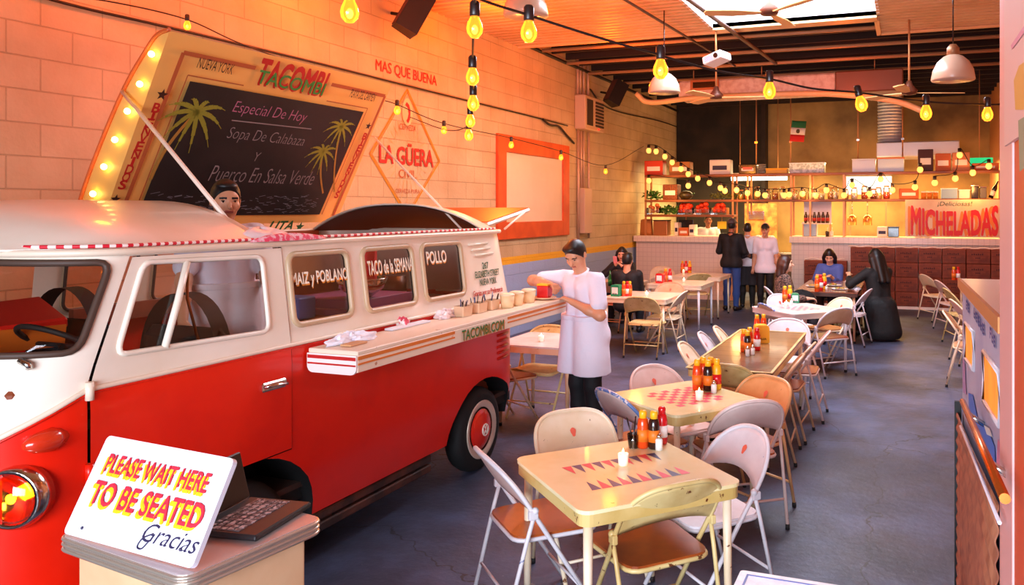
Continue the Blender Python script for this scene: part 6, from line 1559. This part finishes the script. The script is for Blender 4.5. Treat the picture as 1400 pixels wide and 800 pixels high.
    if hairstyle == 'short': sdf_mesh('hair', ht + [Prim('h', 'e', H(.01, .045, .100), r=(.058, .045, .022), Rm=Rm)], h, [hm], t, clips=clip)
    elif hairstyle in ('long', 'bob'):
        hh = ht + [Prim('h', 'e', H(0, -.03, .0), r=(.092, .09, .10), Rm=Rm)]; dn = .30 if hairstyle == 'long' else .10
        for x in (-1, 1):
            hh.append(Prim('h', 'c', H(x * .078, .005, .03), H(x * .085, -.0, -.05), .03, .034)); hh.append(Prim('h', 'c', H(x * .08, -.02, -.04), H(x * .09, -.035, -.05 - dn), .045, .03))
            hh.append(Prim('h', 'c', H(x * .035, -.075, -.02), H(x * .045, -.10, -.06 - dn), .055, .045))
        face = [Prim('h', 'e', H(0, .075, -.03), r=(.062, .075, .085), Rm=Rm)]
        sdf_mesh('hair', hh, h, [hm], t, carve=face)
    if cap:
        cm = mat('cap_' + cap, cap, .6); k = sdf_mesh('cap', [Prim('h', 'e', H(0, -.008, .035), r=(.092, .110, .112), Rm=Rm)], h, [cm], t, clips=[(H(0, 0, .042), -u_)])
        sdf_mesh('cap_brim', [Prim('h', 'e', H(0, .12, .050), r=(.07, .075, .012), Rm=Rm)], min(h, .007), [cm], k)
        if hairstyle == 'cap': sdf_mesh('hair', ht, h, [hm], t, clips=[(H(0, .0, .0), f_), (H(0, 0, .04), u_), (H(0, 0, -.06), -u_)])
    fb = lambda c, r=.75, **k: mat('cloth_' + c, c, r, bump=.6, bscale=9, **k)
    if bottom:
        c = bottom[0]; ln = bottom[1] if len(bottom) > 1 else 1.0
        ps = G('pelvis', 'thigh') + (G('calf') if ln > .5 else []) + [Prim('w', 'c', up(-.06, 0, .02), up(.06, 0, .02), .105, .105)]
        sdf_mesh('trousers', ps, h, [fb(c)], t, inf=.013, clips=[((0, 0, .055), (0, 0, -1))] + ([(up(0, 0, top[2] + .01), T @ np.array([0, 0, 1.]))] if top and not seated else []))
    if apron:
        if isinstance(apron, str): apron = (apron, .50)
        zc_ = apron[1]; q = up(0, .02, .12); ps = [Prim('w', 'c', up(x * .075, .01, .13), np.array([x * .10, .03, zc_]), .140, .158) for x in (-1, 1)] + [Prim('w', 'c', up(-.10, -.01, -.02), up(.10, -.01, -.02), .12, .12)]
        ap = sdf_mesh('apron', ps, h, [fb(apron[0])], t, clips=[((0, 0, zc_), (.0, -.06, -1)), (up(0, 0, .155), T @ np.array([0, 0, 1.]))])
        sdf_mesh('apron_tie', [Prim('w', 'c', up(x * .075, .01, .135), up(x * .075, .01, .15), .143, .143) for x in (-1, 1)], h, [fb(apron[0])], ap, clips=[(up(0, 0, .165), T @ np.array([0, 0, 1.])), (up(0, 0, .125), T @ np.array([0, 0, -1.]))])
    if top:
        c, sl, zlo = top[0], top[1], top[2]
        ps = G('torso') + [Prim('w', 'c', up(-.075, -.005, zlo), up(.075, -.005, zlo), .130, .130)]
        for (a, e, w) in arms:
            if sl <= 1: ps.append(Prim('s', 'c', a, a + (e - a) * max(.1, sl - .12), .056, .054))
            else: ps += [Prim('s', 'c', a, e, .053, .046), Prim('s', 'c', e, e + (w - e) * (sl - 1), .045, .036)]
        st = sdf_mesh('shirt', ps, h, [top[3] if len(top) > 3 else fb(c)], t, inf=.015, clips=[(up(0, 0, .515), T @ np.array([0, -.25, 1.])), (up(0, 0, zlo - .075), T @ np.array([0, 0, -1.]))])
        if not seated or female:
            col = [up(.062 * math.cos(a), -.004 + .060 * math.sin(a), .505 - .02 * math.sin(a)) for a in [i * PI / 9 for i in range(18)]]
            o = M().tube([Vector(p) for p in col], .010, 6, closed=True).build('collar', top[3] if len(top) > 3 else fb(c), st)
    if extra: extra(t, up, H, h, fb, P, G)
    if shoes:
        sm_ = mat('shoe_' + shoes, shoes, .4)
        F = G('foot')
        for p in F: sdf_mesh('shoe', [p], h, [sm_], t, inf=.010, clips=[((0, 0, .002), (0, 0, -1))])
    return t
# the waiter at the end of the serving shelf
wp_ = onZ(802, 607, 0)
def loc_of(world, loc, deg, s=1.0):
    d = Vector(world) - Vector(loc); a = -(R(deg) - PI / 2); return ((d.x * math.cos(a) - d.y * math.sin(a)) / s, (d.x * math.sin(a) + d.y * math.cos(a)) / s, d.z / s)
wdeg = 244
rh = loc_of((-2.78, 5.93, 1.335), wp_, wdeg); lh = loc_of((-2.56, 5.90, 1.20), wp_, wdeg)
person('waiter in white shirt and white apron leaning over the end of the serving shelf', wp_, wdeg, 1.0, .0065, 'tan', lean=.13, head=(.30, .52), wrists=(rh, lh), ehint=((1, -.4, .1), (-.9, -.3, -.8)), curl=(.9, .7),
       top=('e8e2f2', .80, -.02), bottom=('0e0c10',), apron=('ece6f4', .61))
o = M().box(-2.85, -2.75, 5.84, 5.93, 1.228, 1.33, b=.006).build('spice_box', m_ket); tag(o, 'small red and yellow box in front of the waiter\'s hand on the shelf', 'box')
b = M(); b.box(-2.849, -2.751, 5.838, 5.932, 1.33, 1.345, b=.004); b.build('box_lid', m_cap, o, org=(0, 0, 0))
# the cook standing in the open van
person('cook in white standing inside the van, head above the roof', (-3.70, 3.52, .50), -28, .945, .0065, 'tan', head=(-.05, .18), wrists=((.30, .30, .88), (-.22, .34, .86)), top=('e6e2f4', .8, -.02), bottom=('16121a',), apron=('f0ecf8', .50))
# standing guests and staff by the passage
p = onZ(1000, 424, 0)
person('man in black shirt, jeans and grey cap seen from behind', p, 78, 1.03, .011, 'brown', hairstyle='cap', cap='4a3c40', wrists=((.20, .30, 1.05), (-.22, .28, 1.08)), top=('0e0d12', 1.55, -.05), bottom=('2c4a8c',))
p = onZ(1024, 415, 0)
person('worker in white shirt behind the man in black', (-3.05, 15.75, 0), 100, .98, .011, 'tan', wrists=((.25, .25, 1.0), (-.22, .25, 1.0)), top=('f0ecf4', .8, -.02), bottom=('14120f',), apron=('241c20', .45))
person('woman in white shirt and dark cap facing the room', (-2.66, 15.55, 0), -85, .97, .011, 'tan', hairstyle='cap', cap='1c1418', female=True, wrists=((.25, .02, .78), (-.25, .06, .80)), top=('f2eaf4', .85, -.12), bottom=('100e12',))
person('worker in white with red cap behind the woman in white', (-2.92, 17.0, 0), 70, .96, .011, 'tan', hairstyle='cap', cap='d81c24', wrists=((.25, .2, 1.0), (-.22, .2, 1.0)), top=('f4f0f4', .8, -.02), bottom=('14120f',))
person('kitchen worker in white behind the left counter', (onY(968, 300, 17.95).x, 17.95, 0), -70, 1.06, .011, 'brown', wrists=((.22, .28, 1.05), (-.2, .3, 1.05)), top=('ece6ea', .8, -.02), bottom=('14120f',), apron=('e8e0e0', .5))
# seated guests
spots = mat('spotted_cloth', '8a6a5c', .8, col2='2c201c', nscale=55, lo=.47, hi=.53)
def bag_on_lap(t, up, H, h, fb, P, G):
    pass
person('woman in spotted top with bobbed brown hair seated left of the dark table', (-1.74, 11.72, 0), 18, 1.0, .010, 'fair', hair='3a1c12', hairstyle='bob', seated=True, female=True, head=(-.15, .0), wrists=((.12, .33, .66), (-.10, .36, .68)), top=('8a6a5c', 1.7, -.02, spots), bottom=('1c1820',))
person('woman in blue top with long dark hair seated behind the dark table', (-1.30, 14.22, 0), -96, 1.0, .010, 'light', hair='20100c', hairstyle='long', seated=True, female=True, head=(.15, .45), lean=.15, wrists=((.16, .38, .80), (-.10, .40, .80)), top=('4a5a9c', 1.7, -.02), bottom=('1c1c28',))
def dress(t, up, H, h, fb, P, G):
    ps = [Prim('w', 'c', (x * .10, -.05, .48), (x * .12, -.10, .12), .12, .15) for x in (-1, 1)] + [Prim('w', 'c', (x * .1, .05, .50), (x * .1, .40, .48), .11, .10) for x in (-1, 1)] + [Prim('w', 'c', (0, -.08, .45), (0, -.12, .12), .15, .19, k=.08)]
    sdf_mesh('dress_skirt', ps, h, [fb('0a090c')], t, clips=[((0, 0, .03), (0, 0, -1))])
person('woman in black dress with long black hair seen from behind', (-.44, 12.55, 0), 128, 1.06, .010, 'light', hair='0c0808', hairstyle='long', seated=True, female=True, head=(.1, .2), lean=.10, wrists=((.12, .36, .78), (-.26, .36, .88)), top=('0a090c', 1.6, -.02), bottom=('0a090c',), extra=dress)
person('woman with long dark hair holding up a phone beside the wall', (-4.80, 13.28, 0), -84, 1.0, .010, 'light', hair='120a0a', hairstyle='long', seated=True, female=True, head=(.05, .25), wrists=((.06, .26, .98), (-.06, .26, .96)), ehint=((1, -.2, -.8), (-1, -.2, -.8)), top=('14121a', 1.8, -.02), bottom=('14121a',))
ph = thing('phone', 'pink phone held up by the woman beside the wall', 'phone', (-4.80, 12.93, 1.02)); ph.rotation_euler = (R(25), 0, R(6)); M().box(-.035, .035, -.005, .005, -.01, .13, b=.004).build('phone_case', mat('phone_pink', 'e88a90', .4), ph); M().box(-.030, .030, .0052, .006, .0, .12).build('phone_screen', mat('screen_dark', '18100c'), ph)
person('man in dark coat seated behind the waiter, mostly hidden', (-4.10, 11.55, 0), 95, 1.0, .012, 'tan', seated=True, wrists=((.12, .35, .70), (-.12, .35, .70)), top=('100e12', 1.8, -.02), bottom=('14121a',))
# things the seated women keep by them, and what lies on the van's gutter
def heap(name, L, cat, c, r, m, seed=1):
    rg = random.Random(seed); ph_ = [rg.uniform(0, 6) for _ in range(4)]; b = M()
    b.grid(lambda a, t: (c[0] + r[0] * math.cos(t * PI / 2) * math.cos(2 * PI * a) * (1 + .15 * math.sin(5 * 2 * PI * a + ph_[0])), c[1] + r[1] * math.cos(t * PI / 2) * math.sin(2 * PI * a) * (1 + .15 * math.sin(3 * 2 * PI * a + ph_[1])), c[2] + r[2] * math.sin(t * PI / 2) * (1 + .12 * math.sin(8 * a * PI + ph_[2]))), 24, 8)
    return tag(b.build(name, m), L, cat)
heap('folded_coat', 'black coat bunched on the lap of the woman in the spotted top', 'coat', (-1.50, 11.86, .60), (.19, .22, .16), mat('coat_black', '0e0c0e', .9), 3)
heap('paper_napkins', 'crumpled napkins at the near corner of the dark table', 'napkins', (-.80, 12.55, .742), (.10, .12, .05), m_pap, 5)
heap('paper_napkins', 'crumpled napkins in front of the woman in blue', 'napkins', (-.95, 13.75, .742), (.08, .10, .06), mat('napkin_warm', 'f0dcd0', .7), 8)
g0 = onX(352, 329, XS - .07); heap('plastic_wrap', 'crumpled clear plastic lying on the van roof edge by the cook', 'plastic', (g0.x - .10, g0.y + .12, ZT + .005), (.10, .20, .07), mat('bag_plastic', 'f0dcdc', 0.3), 11)
heap('pink_netting', 'bunched pink netting on the van gutter beside the cook', 'netting', (XS - .055, g0.y + .18, ZT + .008), (.03, .26, .035), mat('netting_pink', 'e83a5c', .7, col2='f4c0c8', nscale=40, lo=.45, hi=.6), 12)
# ================================================= STRINGS OF BULBS
def bulb_glass():
    # frosted amber glass lit from within by its filament
    m = glass_mat('bulb_amber', (1.0, .50, .10), .05); nt = m.node_tree; N = nt.nodes; L = nt.links
    out = [n for n in N if n.type == 'OUTPUT_MATERIAL'][0]; mx = [n for n in N if n.type == 'MIX_SHADER'][0]
    e = N.new('ShaderNodeEmission'); e.inputs[0].default_value = (1.0, .33, .03, 1); e.inputs[1].default_value = 1.0
    ad = N.new('ShaderNodeAddShader'); L.new(mx.outputs[0], ad.inputs[0]); L.new(e.outputs[0], ad.inputs[1]); L.new(ad.outputs[0], out.inputs[0])
    return m
m_amber = bulb_glass(); m_fil = mat('filament_glow', 'fff0a0', emit='ffd458', es=14); m_sock = mat('socket_dark', '2a1a18', .35); m_sbulb = mat('small_bulb_glow', 'ffb060', emit='ffb658', es=1.5)
def bulb(p, s, L, group=None, tilt=0.0, rot=0.0):
    """a hanging bulb whose glass is centred at p"""
    t = thing('string_bulb', L, 'bulb', p, rot, group); t.rotation_euler = (0, tilt, rot)
    M().lathe([(.0001, -.032 * s), (.014 * s, -.029 * s), (.026 * s, -.014 * s), (.029 * s, .002 * s), (.026 * s, .018 * s), (.017 * s, .038 * s), (.014 * s, .048 * s)], n=18).build('glass_globe', m_amber, t)
    b = M(); b.ball((0, 0, -.002 * s), (.011 * s, .011 * s, .016 * s), 10, 7); b.build('filament', m_fil, t)
    M().lathe([(.016 * s, .044 * s), (.018 * s, .05 * s), (.018 * s, .09 * s), (.012 * s, .098 * s), (.0001, .10 * s)], n=14).build('socket', m_sock, t)
    return t
def on_depth(u, v, zc):
    r = Vector(ray(u, v)); f = Vector((-_s, _c, 0)); return Vector((0, 0, CAM_H)) + r * (zc / r.dot(f))
near = [(723, 46, 2.75), (903, 97, 3.05), (1052, 126, 3.6), (1178, 144, 3.8), (1266, 156, 4.0), (1350, 158, 4.25)]
nm = ['string bulb in front of the dome pendant at the top', 'string bulb in front of the second dome pendant', 'string bulb hanging before the air duct', 'tilted string bulb left of the silver duct', 'string bulb under the right hand fan', 'string bulb beside the pink wall edge']
for (u, v, zc), w in zip(near, nm): bulb(on_depth(u, v, zc), 1.0, w, tilt=R(-14) if u == 1178 else 0)
wire('bulb_cord', [on_depth(600, -40, 2.5), on_depth(650, -4, 2.6), on_depth(723, 21, 2.75), on_depth(820, 52, 2.9), on_depth(903, 76, 3.05), on_depth(980, 97, 3.3), on_depth(1052, 108, 3.6), on_depth(1110, 121, 3.7), on_depth(1176, 127, 3.8), on_depth(1266, 139, 4.0), on_depth(1350, 143, 4.25), on_depth(1373, 142, 4.3)], .005, 'dark bulb cord crossing the room in front of the ceiling', 'cord')
deep = [(649, 40, 2.75, 1.0), (646, 107, 3.6, 1.05), (647, 143, 4.6, 1.2), (643, 167, 5.6, 1.2), (641, 186, 6.5, 1.25)]
nd = ['nearest bulb of the string running back along the van', 'second bulb of the string running back along the van', 'third bulb of the string running back along the van', 'fourth bulb of the string running back along the van', 'last bulb of the string running back along the van']
for (u, v, zc, s), w in zip(deep, nd): bulb(on_depth(u, v, zc), s, w)
wire('bulb_cord', [on_depth(655, -20, 2.3)] + [on_depth(u, v - 34 * 2.75 / zc, zc) for u, v, zc, s in deep] + [on_depth(610, 178, 9.0), W(560, 160, .05)], .005, 'dark bulb cord running back above the van', 'cord')
bulb(on_depth(478, 18, 2.5), 1.0, 'string bulb above the menu board at the top edge of the picture')
wire('bulb_cord', [on_depth(440, -60, 2.4), on_depth(478, -22, 2.5), on_depth(520, -55, 2.6)], .005, 'short piece of bulb cord at the top edge above the menu board', 'cord')
wallb = [(256, 36, .25, 'small bulb above the top corner of the menu board'), (543, 152, .35, 'small bulb on the wall string beside the diamond sign'), (607, 179, .4, 'small bulb on the wall string right of the diamond sign'), (699, 199, .4, 'small bulb before the top left corner of the orange frame'),
         (767, 216, .45, 'small bulb before the right side of the orange frame'), (828, 235, .5, 'small bulb on the wall beyond the air unit')]
for u, v, off, w in wallb:
    p = W(u, v, off); zc = -p.x * _s + p.y * _c; bulb(p, 1.0 if u < 300 else 1.3, w)
wire('bulb_cord', [W(60, -10, .25), W(160, 4, .25), W(256, 27, .25), W(330, 60, .25), W(440, 100, .3)], .006, 'thin cord above the menu board', 'cord')
wire('bulb_cord', [W(515, 135, .35), W(543, 143, .35), W(607, 169, .4), W(699, 189, .4), W(767, 207, .45), W(828, 226, .5), W(880, 200, .5)], .006, 'thin bulb cord sagging along the block wall', 'cord')
KB1 = [(887, 206), (897, 207), (909, 214), (919, 222), (931, 231), (941, 238), (954, 244), (970, 250), (985, 257), (991, 261)]
KB2 = [(887, 247), (941, 254), (1007, 260), (1022, 264), (1036, 265), (1046, 267), (1072, 267), (1079, 266), (1097, 265), (1115, 267), (1130, 260), (1154, 267), (1165, 253), (1189, 265), (1204, 245), (1220, 260), (1251, 256), (1258, 232)]
KB3 = [(1278, 250), (1306, 244), (1312, 212), (1330, 236), (1352, 227)]
proto_b = None
for lst, g in ((KB1, 'kitchen bulbs slanting down from the block wall'), (KB2, 'kitchen bulbs along the middle shelf'), (KB3, 'kitchen bulbs rising to the right wall')):
    lab = {KB1: 0}.get if False else None
    for u, v in lst:
        p = onY(u, v, KY - .08 - (.05 if v % 2 else 0))
        L = {'kitchen bulbs slanting down from the block wall': 'small glowing bulb on the string slanting down from the block wall', 'kitchen bulbs along the middle shelf': 'small glowing bulb strung in front of the middle kitchen shelf', 'kitchen bulbs rising to the right wall': 'small glowing bulb on the string rising above the hanging board'}[g]
        if proto_b is None:
            proto_b = thing('shelf_bulb', L, 'bulb', p, 0, g); b = M(); b.ball((0, 0, 0), (.058, .058, .065), 12, 8); b.build('glass_globe', m_sbulb, proto_b)
            M().lathe([(.03, .055), (.034, .07), (.034, .13), (.0001, .135)], n=10).build('socket', m_sock, proto_b)
        else: dup(proto_b, p, None, L, g)
    wire('bulb_cord', [onY(u, v, KY - .08 - (.05 if v % 2 else 0)) + Vector((0, 0, .13)) for u, v in lst], .008, {0: 'dark cord of the bulbs slanting from the block wall', 1: 'dark cord of the bulbs along the middle shelf', 2: 'dark cord of the bulbs above the hanging board'}[(KB1, KB2, KB3).index(lst)], 'cord')
# a few of the bulbs carry the light that fills the kitchen front
for x in (-4.9, -3.4, -1.9, -.4, 1.1): light('kitchen_bulb_glow', 'POINT', (x, KY - .3, 2.35), 18, (1.0, .48, .13), shadow_soft_size=.1)
for o in bpy.data.objects:
    if '_org' in o: del o['_org']
